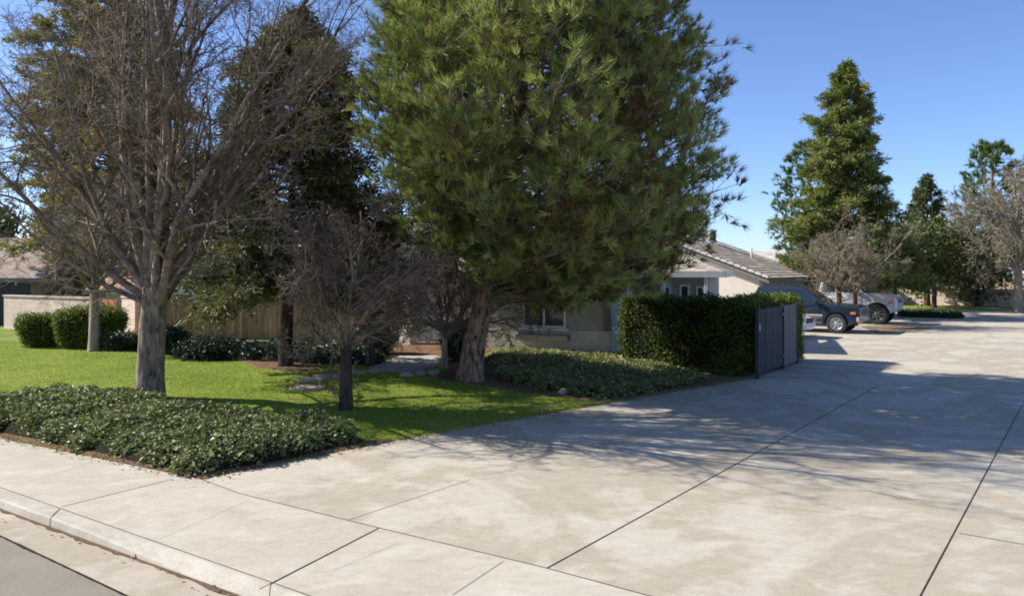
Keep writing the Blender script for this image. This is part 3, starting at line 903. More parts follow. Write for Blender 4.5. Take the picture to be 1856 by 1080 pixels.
leafy_tree('evergreen_tree', 'dark bushy evergreen with thin dark trunk in front of the far wall', D(1693, 52, 0), 5.6, 2.4, 3.3, 5200, .30, .17, M['oakleaf'], 'bark_dark', .16, 6)
leafy_tree('evergreen_tree', 'dark round evergreen shading the brown ground left of the right edge tree', D(1772, 55, 0), 5.4, 2.5, 2.9, 5200, .30, .17, M['oakleaf'], 'bark_dark', .14, 7)
leafy_tree('evergreen_tree', 'low evergreen with thin trunk between the pickup and the far wall', D(1622, 50, 0), 5.0, 1.9, 3.2, 3600, .28, .15, M['oakleaf'], 'bark_dark', .14, 16)
pmE = dict(pmB); pmE['count'] = (8, 7, 5, 4); pmE['rmin'] = .010; pmE['up'] = (.1, .06, .03, 0, 0)
te = D(1845, 47, .05)
bare_tree('bare_tree', 'pale leafless street tree at the right edge of the far grass', te, 2.9, .26, .19, 10, pmE, M['bark_pale'], M['twig_pale'], None,
          limb_len=(4.4, 6.6), limb_ang=(.12, 1.2), limb_r=.09, seed=41)
pmF = dict(pmE); pmF['rmin'] = .007; pmF['count'] = (7, 5, 4, 3)
tf = D(1521, 34.9, 0)
bare_tree('crape_myrtle', 'leafless twiggy tree with reddish trunk right behind the blue car', tf, 1.75, .12, .09, 12, pmF, M['bark_red'], M['twig_tan'], None,
          limb_len=(1.6, 3.0), limb_ang=(.1, 1.25), limb_r=.05, seed=44)
tg = D(1549, 36.2, 0)
bare_tree('crape_myrtle', 'leafless greyish twiggy tree standing between the blue car and the pickup', tg, 1.8, .13, .09, 12, pmF, M['bark_red'], M['twig_pale'], None,
          limb_len=(1.6, 3.2), limb_ang=(.1, 1.3), limb_r=.045, seed=46)
bare_tree('bare_tree', 'brownish leafless tree in the dark clump beyond the far grass', D(1752, 56, 0), 1.6, .2, .15, 11, pmE, M['bark_dark'], M['twig_tan'], None,
          limb_len=(3.0, 4.6), limb_ang=(.15, 1.3), limb_r=.07, seed=71)
# dark tree far left behind the neighbour's roof
leafy_tree('evergreen_tree', 'dark tree behind the roof at the left edge of the photo', D(-15, 46, 0), 6.2, 1.8, 4.2, 3000, .35, .2, M['oakleaf'], 'bark_dark', .2, 19)

# ------------------------------------------------------------------ ivy and ground cover
def carpet(name, label, poly, top, dens, ll, mat, edge=.3, corefac=.55, mulch=True, lean=.55, seed=2, tonesh=0.0):
    global RG
    RG = np.random.default_rng(seed)
    xs = [p[0] for p in poly]; ys = [p[1] for p in poly]
    area = (max(xs) - min(xs)) * (max(ys) - min(ys))
    n = int(area * dens)
    X = RG.uniform(min(xs), max(xs), n); Y = RG.uniform(min(ys), max(ys), n)
    sd = sd_poly(X, Y, poly) + .13 * np.sin(X * 6.1 + 1) * np.sin(Y * 5.3) + .07 * np.sin(X * 15) * np.sin(Y * 13)
    k = sd > 0
    X, Y, sd = X[k], Y[k], sd[k]
    def H(x, y, s):
        lum = 1 + .22 * np.sin(x * 2.3 + 1.1) * np.sin(y * 2.7) + .16 * np.sin(x * 5.7) * np.sin(y * 6.3 + .6) + .08 * np.sin(x * 12) * np.sin(y * 11)
        return top * lum * np.sqrt(np.clip(s / edge, 0, 1))
    h = H(X, Y, sd)
    fr = 1 - RG.uniform(0, 1, len(X)) ** 2.2 * .75
    Z = np.maximum(hT(X, Y), .0) + h * fr + RG.normal(size=len(X)) * .012
    Dn = RG.normal(size=(len(X), 3)); Dn[:, 2] = Dn[:, 2] * .45 - .15
    SZ = np.clip(RG.lognormal(-.25, .38, len(X)), .3, 1.6)
    nr = RG.normal(size=(len(X), 3)) * lean + np.array([0, 0, 1.0])
    V, Q = leaves(np.stack([X, Y, Z + .015], -1), Dn, ll * SZ, ll * SZ * RG.uniform(.6, 1.0, len(X)), nr, fold=.15)
    cl = np.clip(.5 + .3 * np.sin(X * 1.7 + Y * .9) * np.sin(Y * 2.1) + RG.normal(size=len(X)) * .25 + tonesh, 0, 1)
    # stem mound under the leaves
    st = .09
    gx = np.arange(min(xs) - .2, max(xs) + .2, st); gy = np.arange(min(ys) - .2, max(ys) + .2, st)
    GX, GY = np.meshgrid(gx, gy); s = sd_poly(GX, GY, poly)
    GZ = np.maximum(hT(GX, GY), -.02) + np.where(s > 0, H(GX, GY, s) * corefac - .01, np.maximum(s, -.3) * .4 - .01)
    idx = np.arange(GX.size).reshape(GX.shape)
    CQ = np.stack([idx[:-1, :-1], idx[:-1, 1:], idx[1:, 1:], idx[1:, :-1]], -1).reshape(-1, 4)
    keep = (s > -.08).ravel(); CQ = CQ[keep[CQ].all(1)]
    CV = np.stack([GX.ravel(), GY.ravel(), GZ.ravel()], -1)
    o = mesh_np(name, np.concatenate([V, CV]), [Q, CQ + len(V)], [mat, M['ivycore']], tone=np.concatenate([np.repeat(cl, 4), np.zeros(len(CV))]),
                midx=[0] * len(Q) + [1] * len(CQ))
    return tag(o, label, 'ground cover', kind='stuff')

c0 = CORNER + Vector((-.05, .07, 0))
front = CORNER - SDIR * 0
IVY = [c0 + SDIR * .1 + Vector((.0, .0, 0)), c0 + SDIR * 1.2 + Vector((0, .03, 0)), c0 + SDIR * 3 + Vector((.05, .10, 0)), c0 + SDIR * 14 + Vector((.05, .14, 0)),
       T(-500, 690, .25), T(-150, 706, .22), T(0, 712, .22), T(130, 704, .22), T(240, 702, .25), T(310, 716, .22), T(400, 738, .2), T(480, 742, .2), T(580, 755, .2), T(640, 775, .18),
       P(668, 801) + Vector((-.05, .08, 0)), P(600, 818) + Vector((-.03, .04, 0)), P(520, 838) + Vector((-.03, .04, 0))]
carpet('ivy_ground_cover', 'glossy dark green ivy bed at the corner of sidewalk and driveway', IVY, .27, 2300, .062, M['ivy'], .22, seed=5, lean=.75)
SOIL1 = [CORNER + Vector((-.03, .03, 0)), CORNER + SDIR * 3 + Vector((0, .05, 0)), CORNER + SDIR * 16 + Vector((0, .05, 0)), CORNER + SDIR * 16 + Vector((.6, .9, 0)), CORNER + SDIR * 2 + Vector((.5, .9, 0)),
         P(540, 826), P(700, 795), P(716, 799) , P(600, 821), P(500, 841)]
tag(patch('mulch', SOIL1, M['soil'], .02, .08), 'brown mulch strip between the ivy bed and the sidewalk', 'mulch', kind='stuff')
IVY2 = [T(885, 652), T(900, 643), T(1000, 641), T(1105, 645), T(1180, 660), T(1285, 688), T(1245, 701), T(1165, 717), T(1095, 726), T(1020, 714), T(955, 700), T(905, 690)]
carpet('ground_cover', 'low sunlit ivy bed between the pine trunk and the tall hedge', IVY2, .13, 1500, .065, M['ivy_sunlit'], .25, seed=6, tonesh=.3)  # tone raised so the bed in the pine's shade reads as sunlit
SOIL2 = [T(800, 672), T(860, 648), T(900, 640), T(1105, 640), T(1290, 680), T(1355, 686), T(1290, 698), T(1180, 716), P(1098, 731), T(1040, 722), T(950, 712), T(880, 700), T(790, 688)]
tag(patch('mulch', SOIL2, M['soil'], .02, .08), 'reddish mulch under the pine beside the driveway', 'mulch', kind='stuff')
SOIL3 = [T(430, 652), T(560, 655), T(590, 668), T(540, 674), T(470, 668)]
tag(patch('mulch', SOIL3, M['soil'], .02, .08), 'bare brown soil around the foot of the dark conifer', 'mulch', kind='stuff')
IVY3 = [T(300, 640), T(430, 632), T(700, 640), T(690, 662), T(560, 660), T(440, 654), T(330, 655)]
carpet('ground_cover', 'dark low planting along the foot of the wooden fence', IVY3, .26, 420, .10, M['shrubleaf'], .3, seed=8)

SOIL4 = [T(640, 658), T(640, 642), T(670, 622), T(870, 618), T(895, 636), T(850, 655), T(800, 664), T(790, 648), T(720, 648)]
tag(patch('mulch', SOIL4, M['soil'], .02, .08), 'shaded bare soil along the house wall behind the concrete path', 'mulch', kind='stuff')
# grass blades over the visible lawn
def blades(name, label, pts, n_per, hgt, mat, seed=1):
    pass
RG = np.random.default_rng(77)
n = 260000
X = RG.uniform(-17, 3.2, n); Y = RG.uniform(10.5, 25, n)
sdg = sd_poly(X, Y, GARDEN); k = sdg > .02
for poly in (IVY, SOIL2, IVY3, SOIL3, SOIL4):
    k &= sd_poly(X, Y, poly) < .05
k &= np.abs(X / Y * F) < 1000
# thin with distance
k &= RG.uniform(0, 1, n) < np.clip(15.0 / Y, .3, 1) ** 2
X, Y = X[k], Y[k]
Z = hT(X, Y)
V, Tq = needles(np.stack([X, Y, Z - .004], -1), RG.normal(size=(len(X), 3)) * .5 + np.array([0, 0, 1.0]), RG.uniform(.022, .048, len(X)), RG.uniform(.010, .02, len(X)))
tone = np.clip(.42 + .25 * np.sin(X * .9 + 2) * np.sin(Y * 1.3) + .18 * np.sin(X * 2.7 + Y) * np.sin(Y * 3.9 - X * .6) + RG.normal(size=len(X)) * .22, 0, 1)
tag(mesh_np('grass', V, [Tq], M['blade'], tone=np.repeat(tone, 3)), 'short mown bright green lawn grass', 'grass', kind='stuff')

# dry leaves along the edges
n = 2600
C = []
for _ in range(n):
    r = random.random()
    if r > .88:
        p = ts.lerp(tb, random.choice((0, 1))) + Vector((random.gauss(.3, 1.8), random.gauss(0, 1.4), 0))
    elif r > .82:
        p = G0.lerp(G1, random.uniform(.30, .62)) + SN * abs(random.gauss(.03, .08)); C.append((p.x, p.y, ZS + .01)); continue
    elif r < .35:
        p = CORNER + SDIR * random.uniform(-.1, 9) + Vector((0, random.gauss(.03, .10), 0))
    elif r < .75:
        i = random.randrange(len(EDGE) - 1); p = EDGE[i].lerp(EDGE[i + 1], random.random()) + Vector((random.gauss(.0, .10), random.gauss(0, .10), 0))
    else:
        p = bp + Vector((random.gauss(.4, 1.6), random.gauss(-.6, .9), 0))
    C.append((p.x, p.y, max(.004, hz(p.x, p.y) + .012)))
C = np.array(C)
Dn = RG.normal(size=C.shape); Dn[:, 2] *= .15
V, Q = leaves(C, Dn, RG.uniform(.02, .055, len(C)), RG.uniform(.012, .035, len(C)), RG.normal(size=C.shape) * .3 + np.array([0, 0, 1.0]), .1)
tag(mesh_np('leaf_litter', V, [Q], M['litter'], tone=np.repeat(RG.uniform(0, 1, len(C)), 4)), 'scattered dry brown leaves along the lawn and driveway edges', 'leaf litter', kind='stuff')

# ------------------------------------------------------------------ hedges and shrubs
def leaf_shell(name, label, cat, base, rz, size, n, ll, mat, shape='box', taper=1.0, pw=5.0, group=None, seed=3, core=.90, jit=.05, parent=None):
    """clipped plant: leaves over a rounded block (superellipsoid), dark twiggy core inside"""
    global RG
    RG = np.random.default_rng(seed)
    sx, sy, sz = size
    root = empty(name, base, rz); tag(root, label, cat, group)
    d = unit(RG.normal(size=(n * 3, 3)))
    if shape == 'box':       # even cover of a block's faces
        w = np.array([sy * sz, sy * sz, sx * sz, sx * sz, sx * sy])
        fc = RG.choice(5, n * 2, p=w / w.sum()); a = RG.uniform(-1, 1, (n * 2, 2)); d = np.zeros((n * 2, 3))
        for i, (ax, s) in enumerate(((0, 1), (0, -1), (1, 1), (1, -1), (2, 1))):
            m = fc == i; o = [j for j in range(3) if j != ax]
            d[m, ax] = s; d[m, o[0]] = a[m, 0]; d[m, o[1]] = a[m, 1]
    q = (np.abs(d) ** pw).sum(1) ** (-1 / pw)
    Pn = d * q[:, None]
    nr = unit(np.sign(Pn) * np.abs(Pn) ** (pw - 1) / np.array([sx, sy, sz]))
    t = (Pn[:, 2] + 1) / 2
    tf = taper + (1 - taper) * t
    L = Pn * np.array([sx / 2, sy / 2, sz / 2]) * np.stack([tf, tf, np.ones_like(tf)], -1)
    L[:, 2] += sz / 2
    lum = .04 * np.sin(L[:, 0] * 5 + 1) * np.sin(L[:, 2] * 6) + .04 * np.sin(L[:, 1] * 6) * np.sin(L[:, 0] * 4)
    L = L + nr * (RG.normal(size=(len(L), 1)) * jit + lum[:, None] - jit * .5)
    L = L[L[:, 2] > .0]; L = L[:n * 2]; nr = nr[:len(L)]
    Dn = nr * .6 + RG.normal(size=L.shape) * .7
    V, Q = leaves(L, Dn, ll * RG.uniform(.6, 1.2, len(L)), ll * .6 * RG.uniform(.6, 1.2, len(L)), nr + RG.normal(size=L.shape) * .6, .1)
    tone = np.clip(.45 + .2 * np.sin(L[:, 0] * 3) * np.sin(L[:, 2] * 4) + RG.normal(size=len(L)) * .25, 0, 1)
    mesh_np('foliage', V, [Q], mat, root, tone=np.repeat(tone, 4))
    # core
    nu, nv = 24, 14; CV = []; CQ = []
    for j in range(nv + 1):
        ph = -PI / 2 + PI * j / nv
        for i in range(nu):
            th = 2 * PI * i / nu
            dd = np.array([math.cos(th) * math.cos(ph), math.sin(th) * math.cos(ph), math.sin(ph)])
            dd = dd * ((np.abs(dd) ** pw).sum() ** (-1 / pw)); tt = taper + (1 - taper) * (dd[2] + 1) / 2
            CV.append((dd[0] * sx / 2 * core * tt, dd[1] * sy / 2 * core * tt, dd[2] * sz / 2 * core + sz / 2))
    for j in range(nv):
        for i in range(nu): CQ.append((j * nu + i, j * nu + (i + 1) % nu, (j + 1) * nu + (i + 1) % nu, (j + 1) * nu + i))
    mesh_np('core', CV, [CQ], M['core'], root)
    return root

# tall hedge around the grey fence: front run, side run behind the fence
HC = P(1364, 686); hc2 = Vector((2.75, 20.75, 0))
fd = (hc2 - HC); fl = fd.length; fd.normalize(); fn = Vector((-fd.y, fd.x, 0))
if fn.y < 0: fn = -fn
HT = 1.78
def hedge_run(name, label, a, b, depth, nrm, h, n, seed, ll=.062, mt='hedgeleaf'):
    d = (b - a); L = d.length; c = a.lerp(b, .5) + nrm * depth / 2
    r = leaf_shell(name, label, 'hedge', (c.x, c.y, hz(c.x, c.y) if hz(c.x, c.y) > 0 else 0), math.atan2(d.y, d.x), (L, depth, h), n, ll, M[mt], 'box', 1.0, 9, seed=seed, core=.93, jit=.045)
    return r
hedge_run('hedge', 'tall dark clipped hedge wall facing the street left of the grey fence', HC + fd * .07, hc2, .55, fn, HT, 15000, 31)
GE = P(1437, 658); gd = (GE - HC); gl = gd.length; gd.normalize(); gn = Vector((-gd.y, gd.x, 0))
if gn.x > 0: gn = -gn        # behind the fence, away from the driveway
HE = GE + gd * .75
hedge_run('hedge', 'clipped hedge behind the grey fence with sunlit yellow green top', HC + gd * .5 + gn * .045, GE + gd * .02 + gn * .045, .8, gn, HT + .05, 9000, 32, mt='hedge_new_sunlit')
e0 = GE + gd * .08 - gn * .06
hedge_run('hedge', 'narrow end of hedge standing right of the grey fence beside the driveway', e0, e0 + gd * .85, .75, gn, HT + .02, 5200, 33, mt='hedge_new_sunlit')

# grey fence: dark board panel, taupe panel, posts
fr = empty('fence', (HC.x, HC.y, 0), math.atan2(gd.y, gd.x)); tag(fr, 'grey board fence facing the driveway beside the tall hedge', 'fence')
def boards(L0, L1, z0, z1, mat, w, name, y=0.0):
    bm = bmesh.new(); x = L0
    while x < L1 - .01:
        ww = min(w, L1 - x); box(bm, (x + ww / 2 - .003, y + random.uniform(-.004, .004), (z0 + z1) / 2), (ww - .010, .025, z1 - z0)); x += ww
    return obj_bm(name, bm, mat, fr, bevel=.002, seg=1)
gl2 = gl
ysgn = 1 if Vector((-gd.y, gd.x, 0)).dot(gn) < 0 else -1       # local y that faces the driveway
yo = ysgn * .10
boards(.08, gl2 * .60, .10, 1.60, M['fence_grey'], .15, 'dark_panel', yo)
boards(gl2 * .60 + .07, gl2 - .06, .06, 1.60, M['fence_taupe'], .30, 'light_panel', yo)
for xx in (.03, gl2 * .60 + .03, gl2 - .02):
    bm = bmesh.new(); box(bm, (xx, yo, .81), (.085, .085, 1.62)); box(bm, (xx, yo, 1.632), (.10, .10, .025)); obj_bm('post', bm, M['fence_grey'], fr, bevel=.004, seg=1)
for zc in (.35, 1.5):
    bm = bmesh.new(); box(bm, (gl2 / 2, yo - ysgn * .045, zc), (gl2 - .1, .04, .09)); obj_bm('rail', bm, M['fence_grey'], fr)
for zc in (.35, 1.4):
    bm = bmesh.new(); box(bm, (gl2 * .60 - .06, yo + ysgn * .03, zc), (.22, .03, .05)); obj_bm('hinge', bm, M['black'], fr, bevel=.004)
bm = bmesh.new(); box(bm, (.10, yo + ysgn * .03, 1.18), (.05, .03, .16)); obj_bm('latch', bm, M['trim'], fr, bevel=.006)

h1 = T(75, 628); leaf_shell('hedge', 'smaller clipped green shrub at the far left in front of the pale wall', 'shrub', h1, .25, (1.25, 1.1, .95), 5200, .06, M['hedge_new_sunlit'], 'ball', .72, 3.2, seed=41)  # brighter leaf colour stands in for sun on both clipped shrubs
h2 = T(140, 634); leaf_shell('hedge', 'larger clipped flaring shrub at left in front of the conifer trunk', 'shrub', h2 + Vector((0, .7, 0)), .15, (1.9, 1.3, 1.15), 9000, .06, M['hedge_new_sunlit'], 'ball', .8, 4.0, seed=42)
for (u, v, sx, sz, lab, sd_) in ((683, 642, .95, .85, 'round dark shrub left of the concrete path', 43), (838, 655, 1.05, .95, 'round dark shrub behind the pine trunk', 44),
                                (308, 640, .9, .75, 'small green shrub just right of the big pale trunk', 45), (375, 648, 1.6, .45, 'low spreading dark shrub in front of the sunlit fence boards', 46),
                                (225, 634, 1.0, .42, 'low dark shrub in front of the orange gate', 47)):
    p = T(u, v); leaf_shell('shrub', lab, 'shrub', p, 0, (sx, sx * .9, sz), 2600, .065, M['shrubleaf'], 'ball', .9, 2.4, seed=sd_, jit=.07, core=.86)
pf = T(815, 650)
fl_ = leaf_shell('flower', 'clump of crimson red flowers beside the pine trunk', 'flowers', pf, 0, (.26, .24, .28), 260, .06, M['petal'], 'ball', .9, 2.2, seed=51, core=.6, jit=.04)
leaf_shell('shrub', 'low spreading plants on the kerb of the far grass strip', 'shrub', D(1686, 42.5, .0), AZ_E, (3.0, .9, .28), 2200, .12, M['hedgeleaf'], 'ball', 1, 3, seed=52)

# ------------------------------------------------------------------ stones
def stone(name, label, cat, p, s, seed, mat, group=None, flat=1.0):
    random.seed(seed)
    bm = bmesh.new(); bmesh.ops.create_icosphere(bm, subdivisions=3, radius=.5)
    o = [random.uniform(0, 6) for _ in range(3)]
    for v in bm.verts:
        k = 1 + .12 * math.sin(v.co.x * 7 + o[0]) + .1 * math.sin(v.co.y * 8 + o[1]) + .08 * math.sin(v.co.z * 9 + o[2])
        v.co = Vector((v.co.x * s[0] * k, v.co.y * s[1] * k, v.co.z * s[2] * (k if flat >= 1 else 1)))
    ob = obj_bm(name, bm, mat, None, smooth=True); ob.location = (p.x, p.y, p.z + s[2] * .25); ob.rotation_euler = (0, 0, random.uniform(0, 3))
    return tag(ob, label, cat, group)
def step(u, v, r, lab, seed):
    random.seed(seed); p = T(u, v)
    pts = []
    for k in range(16):
        a = 2 * PI * k / 16; rr = r * random.uniform(.88, 1.1)
        pts.append((rr * math.cos(a), rr * .8 * math.sin(a), -.02))
    bm = bmesh.new(); prism(bm, pts, (0, 0, .055)); ob = obj_bm('stepping_stone', bm, M['step'], None, bevel=.012)
    ob.location = (p.x, p.y, p.z + .01); tag(ob, lab, 'stepping stone', 'stepping stones across the lawn')
step(562, 690, .30, 'farther left stepping stone in the lawn near the conifer trunk', 1)
step(556, 704, .32, 'stepping stone nearest the ivy bed in the middle of the lawn', 2)
step(596, 683, .36, 'wide stepping stone just left of the small tree trunk', 3)
step(640, 676, .30, 'stepping stone just right of the small tree trunk by the path', 4)
for i, (u, v, s, lab) in enumerate(((738, 683, (.34, .25, .17), 'pale rock at the left end of the row beside the pine'), (762, 680, (.24, .2, .14), 'small rock second in the row beside the pine'),
        (785, 679, (.26, .2, .16), 'small rock in the row nearest the red flowers'), (1022, 714, (.34, .24, .14), 'flat pinkish rock at the lawn edge below the ivy'))):
    stone('rock', lab, 'rock', T(u, v), s, 60 + i, M['stone'], 'rocks edging the planting')
stone('boulder', 'long pale boulder lying in front of the orange gate', 'rock', T(220, 622), (1.0, .4, .38), 70, M['stone'])

# concrete path to the door
pp = [T(655, 676), T(760, 672), T(800, 662), T(800, 646), T(720, 646)]
tag(patch('path', pp, M['path'], .035, .08, .8), kind='structure')

# ------------------------------------------------------------------ walls and fences on the left
def wall_run(name, label, cat, a, b, h, th, mat, cap=None, zb=0.0):
    a = Vector(a); b = Vector(b); d = b - a; L = d.length
    root = empty(name, (a.x, a.y, zb), math.atan2(d.y, d.x)); tag(root, label, cat)
    V = [(0, -th / 2, -.2), (L, -th / 2, -.2), (L, -th / 2, h), (0, -th / 2, h), (0, th / 2, -.2), (L, th / 2, -.2), (L, th / 2, h), (0, th / 2, h)]
    Fq = [(0, 1, 2, 3), (5, 4, 7, 6), (1, 5, 6, 2), (4, 0, 3, 7), (3, 2, 6, 7)]
    me = mesh_np('masonry', V, [Fq], mat, root)
    l = me.data.uv_layers.new(name='UVMap')
    for lp in me.data.loops:
        co = me.data.vertices[lp.vertex_index].co; l.data[lp.index].uv = (co.x + co.y, co.z)
    if cap:
        bm = bmesh.new(); box(bm, (L / 2, 0, h + .035), (L + .06, th + .07, .07)); obj_bm('coping', bm, cap, root, bevel=.008)
    return root

g0 = .27
wl = D(12, 30.8, g0); wr = D(182, 27.8, g0)
wall_run('garden_wall', 'sunlit pale pink block wall behind the clipped shrubs', 'wall', wl, wl + (wr - wl), 1.22, .2, M['block'], M['block'], g0)
gt = empty('wooden_gate', D(186, 27.7, g0), math.atan2((wr - wl).y, (wr - wl).x)); tag(gt, 'orange brown wooden gate between two pieces of block wall', 'gate')
bm = bmesh.new()
for k in range(6): box(bm, (.08 + k * .135, 0, .63), (.128, .03, 1.2))
obj_bm('boards', bm, M['gate_wood'], gt)
for zc in (.3, 1.0):
    bm = bmesh.new(); box(bm, (.42, -.03, zc), (.8, .03, .1)); obj_bm('rail', bm, M['gate_wood'], gt)
w2 = D(226, 27.2, g0); w3 = D(250, 26.6, g0)
wall_run('garden_wall', 'short pinkish block pillar between the orange gate and the big trunk', 'wall', w2, w3, 1.30, .2, M['block'], M['block'], g0)
fa = D(253, 26.2, g0); fb = D(705, 25.2, g0)
wf = empty('wooden_fence', (fa.x, fa.y, g0), math.atan2((fb - fa).y, (fb - fa).x)); tag(wf, 'weathered brown board fence behind the conifer trunk', 'fence')
Lf = (fb - fa).length
bm = bmesh.new(); x = 0
while x < Lf:
    hh = 1.42 + random.uniform(-.015, .015); box(bm, (x + .07, random.uniform(-.006, .006), hh / 2 - .05), (.135, .022, hh + .1)); x += .142
obj_bm('boards', bm, M['fence_wood'], wf)
for zc in (.35, 1.15):
    bm = bmesh.new(); box(bm, (Lf / 2, .05, zc), (Lf, .045, .09)); obj_bm('rail', bm, M['fence_wood'], wf)
k = 0
while k * 2.4 < Lf:
    bm = bmesh.new(); box(bm, (k * 2.4 + .06, .10, .75), (.09, .09, 1.6)); obj_bm('post', bm, M['fence_wood'], wf); k += 1
# far right wall
fw0 = D(1560, 60, 0); fw1 = D(2000, 51, 0)
wall_run('garden_wall', 'long pinkish tan block wall behind the far grass at right', 'wall', fw0, fw1, 1.15, .2, M['block'], M['block'], 0)

# ------------------------------------------------------------------ houses
def face_uv(name, polys, mat, parent, up):
    """flat faces with a metric UV: u along the eave, v up the slope"""
    V, Fs, UV = [], [], []
    for pts in polys:
        s = len(V); pts = [Vector(p) for p in pts]
        n = (pts[1] - pts[0]).cross(pts[2] - pts[0]).normalized()
        a = Vector((0, 0, 1)).cross(n)
        a = a.normalized() if a.length > 1e-4 else (pts[1] - pts[0]).normalized()
        b = n.cross(a)
        for p in pts: V.append(tuple(p)); UV.append((p.dot(a), p.dot(b)))
        Fs.append(list(range(s, s + len(pts))))
    by = {}
    for f_ in Fs: by.setdefault(len(f_), []).append(f_)
    return mesh_np(name, V, [np.array(x) for x in by.values()], mat, parent, uv=UV)

def tile_slope(name, o, along, upv, L, S, mat, parent, th=.34, tw=.33, amp=.028, step_=.035):
    """tiled slope with real courses: o lower corner, along = eave direction, upv = unit vector up the slope"""
    o = Vector(o); along = Vector(along).normalized(); upv = Vector(upv).normalized(); nrm = along.cross(upv).normalized()
    if nrm.z < 0: nrm = -nrm
    nt_ = int(L / tw); nx = nt_ * 6; nr = int(round(S / th))
    V, Q, UV = [], [], []
    for r in range(nr):
        for e in (0, 1):
            v = (r + e) * S / nr
            for i in range(nx + 1):
                x = L * i / nx
                b = amp * abs(math.sin(PI * (x / tw + (r % 2) * .0))) ** .8
                lift = step_ * (1 - e) + b
                p = o + along * x + upv * (v - (.02 if e == 0 else -.02)) + nrm * lift
                V.append(tuple(p)); UV.append((x, (r + .5 * e + .25) * th))
        s = r * 2 * (nx + 1)
        for i in range(nx): Q.append((s + i, s + i + 1, s + nx + 1 + i + 1, s + nx + 1 + i))
        # riser at the lower lip
        s2 = len(V)
    return mesh_np(name, V, [np.array(Q)], mat, parent, uv=UV)

def quad_wall(bm, a, b, z0, z1, th, side):
    a = Vector(a); b = Vector(b); d = (b - a).normalized(); n = Vector((-d.y, d.x, 0)) * side
    pts = [Vector((a.x, a.y, z0)), Vector((b.x, b.y, z0)), Vector((b.x, b.y, z1)), Vector((a.x, a.y, z1))]
    prism(bm, pts, n * th)

def window(parent, a, d, n, w, z0, z1, muntin=True, sill=True):
    """a: lower-left point on the wall face, d along the wall, n outward"""
    d = Vector(d); n = Vector(n); a = Vector((a[0], a[1], 0))
    rz = math.atan2(d.y, d.x); c = a + d * w / 2 + n * .02
    bm = bmesh.new(); t = .055
    for x, zc, sx, sz in ((0, z0 + t / 2, w, t), (0, z1 - t / 2, w, t), (-w / 2 + t / 2, (z0 + z1) / 2, t, z1 - z0 - 2 * t), (w / 2 - t / 2, (z0 + z1) / 2, t, z1 - z0 - 2 * t)):
        q = c + d * x; box(bm, (q.x, q.y, zc), (sx, .06, sz), rz)
    if muntin: box(bm, (c.x, c.y, (z0 + z1) / 2), (t * .9, .05, z1 - z0 - 2 * t), rz)
    w_ = obj_bm('window', bm, M['trim'], parent)
    bm = bmesh.new(); g = c - n * .012; box(bm, (g.x, g.y, (z0 + z1) / 2), (w - 2 * t, .012, z1 - z0 - 2 * t), rz); obj_bm('pane', bm, M['glass'], w_)
    if sill:
        bm = bmesh.new(); q = c + n * .07; box(bm, (q.x, q.y, z0 - .045), (w + .16, .16, .07), rz); obj_bm('sill', bm, M['trim'], w_, bevel=.008)
    return w_

# --- main house
O = Vector((2.65, 21.6, 0)); zg = .25; zE = 2.42
hs = empty('house', (O.x, O.y, zg)); tag(hs, 'single storey grey stucco house with tiled roof behind the big pine', 'house')
e = Vector((-.95, .31, 0)).normalized(); b = Vector((e.y, -e.x, 0)); nf = -b; nr_ = -e      # outward: front, right
p0 = O; p1 = O + e * 4.3; p2 = p1 + b * 1.9; p3 = p2 + e * 6.6; p4 = p3 + b * 9; q5 = O + b * 4.5; p5 = q5 - e * 2.26; p6 = p5 + b * 5
bm = bmesh.new()
ZW = .86
for a, c in ((p0, p1), (p1, p2), (p2, p3), (p3, p4)): quad_wall(bm, a, c, ZW, zE, .2, -1)
for a, c in ((q5, p0), (p5, q5), (p6, p5)): quad_wall(bm, a, c, ZW, zE, .2, -1)
obj_bm('upper_wall', bm, M['stucco'], hs)
bm = bmesh.new()
def off(p, q): return p, q
for a, c in ((p0, p1), (p1, p2), (p2, p3), (p3, p4), (q5, p0), (p5, q5), (p6, p5)):
    d = (c - a).normalized(); n = Vector((d.y, -d.x, 0)) * 1.0
    n = -Vector((-d.y, d.x, 0)) * -1 if False else n
    a2 = a - d * .0; quad_wall(bm, a2 + n * -.03 * 1, c + n * -.03, -.1, ZW - .004, .2, -1)
obj_bm('base_wall', bm, M['cream'], hs)
# window in the front wing, set by the photo
def along_wall(u, a, d):
    k = (u - CU) / F
    return (k * a.y - a.x) / (d.x - k * d.y)
tw1 = along_wall(1026, p0, e); tw0 = along_wall(948, p0, e)
window(hs, p0 + e * tw0 + nf * .01, -e, nf, abs(tw0 - tw1), .92, 1.95)
# planter box under the window
bm = bmesh.new(); q = p0 + e * ((tw0 + tw1) / 2) + nf * .18
box(bm, (q.x, q.y, .66), (abs(tw0 - tw1) + .25, .32, .16), math.atan2(e.y, e.x)); obj_bm('ledge', bm, M['fascia'], hs, bevel=.01)
# door and windows on the right side wall (above the hedge)
for (ua, ub, z0, z1) in ((1232, 1250, .35, 2.05), (1196, 1216, .95, 2.0), (1262, 1276, 1.0, 2.0)):
    ta_ = along_wall(ua, p5, e); tb_ = along_wall(ub, p5, e)
    window(hs, p5 + e * ta_ + nf * .01, -e, nf, abs(tb_ - ta_), z0, z1, False, False)
for k_ in (.05, 1.35):
    q = p5 + e * k_ + nf * .45
    bm = bmesh.new(); box(bm, (q.x, q.y, 1.25), (.12, .12, 2.3), math.atan2(e.y, e.x)); obj_bm('porch_post', bm, M['trim'], hs, bevel=.01)
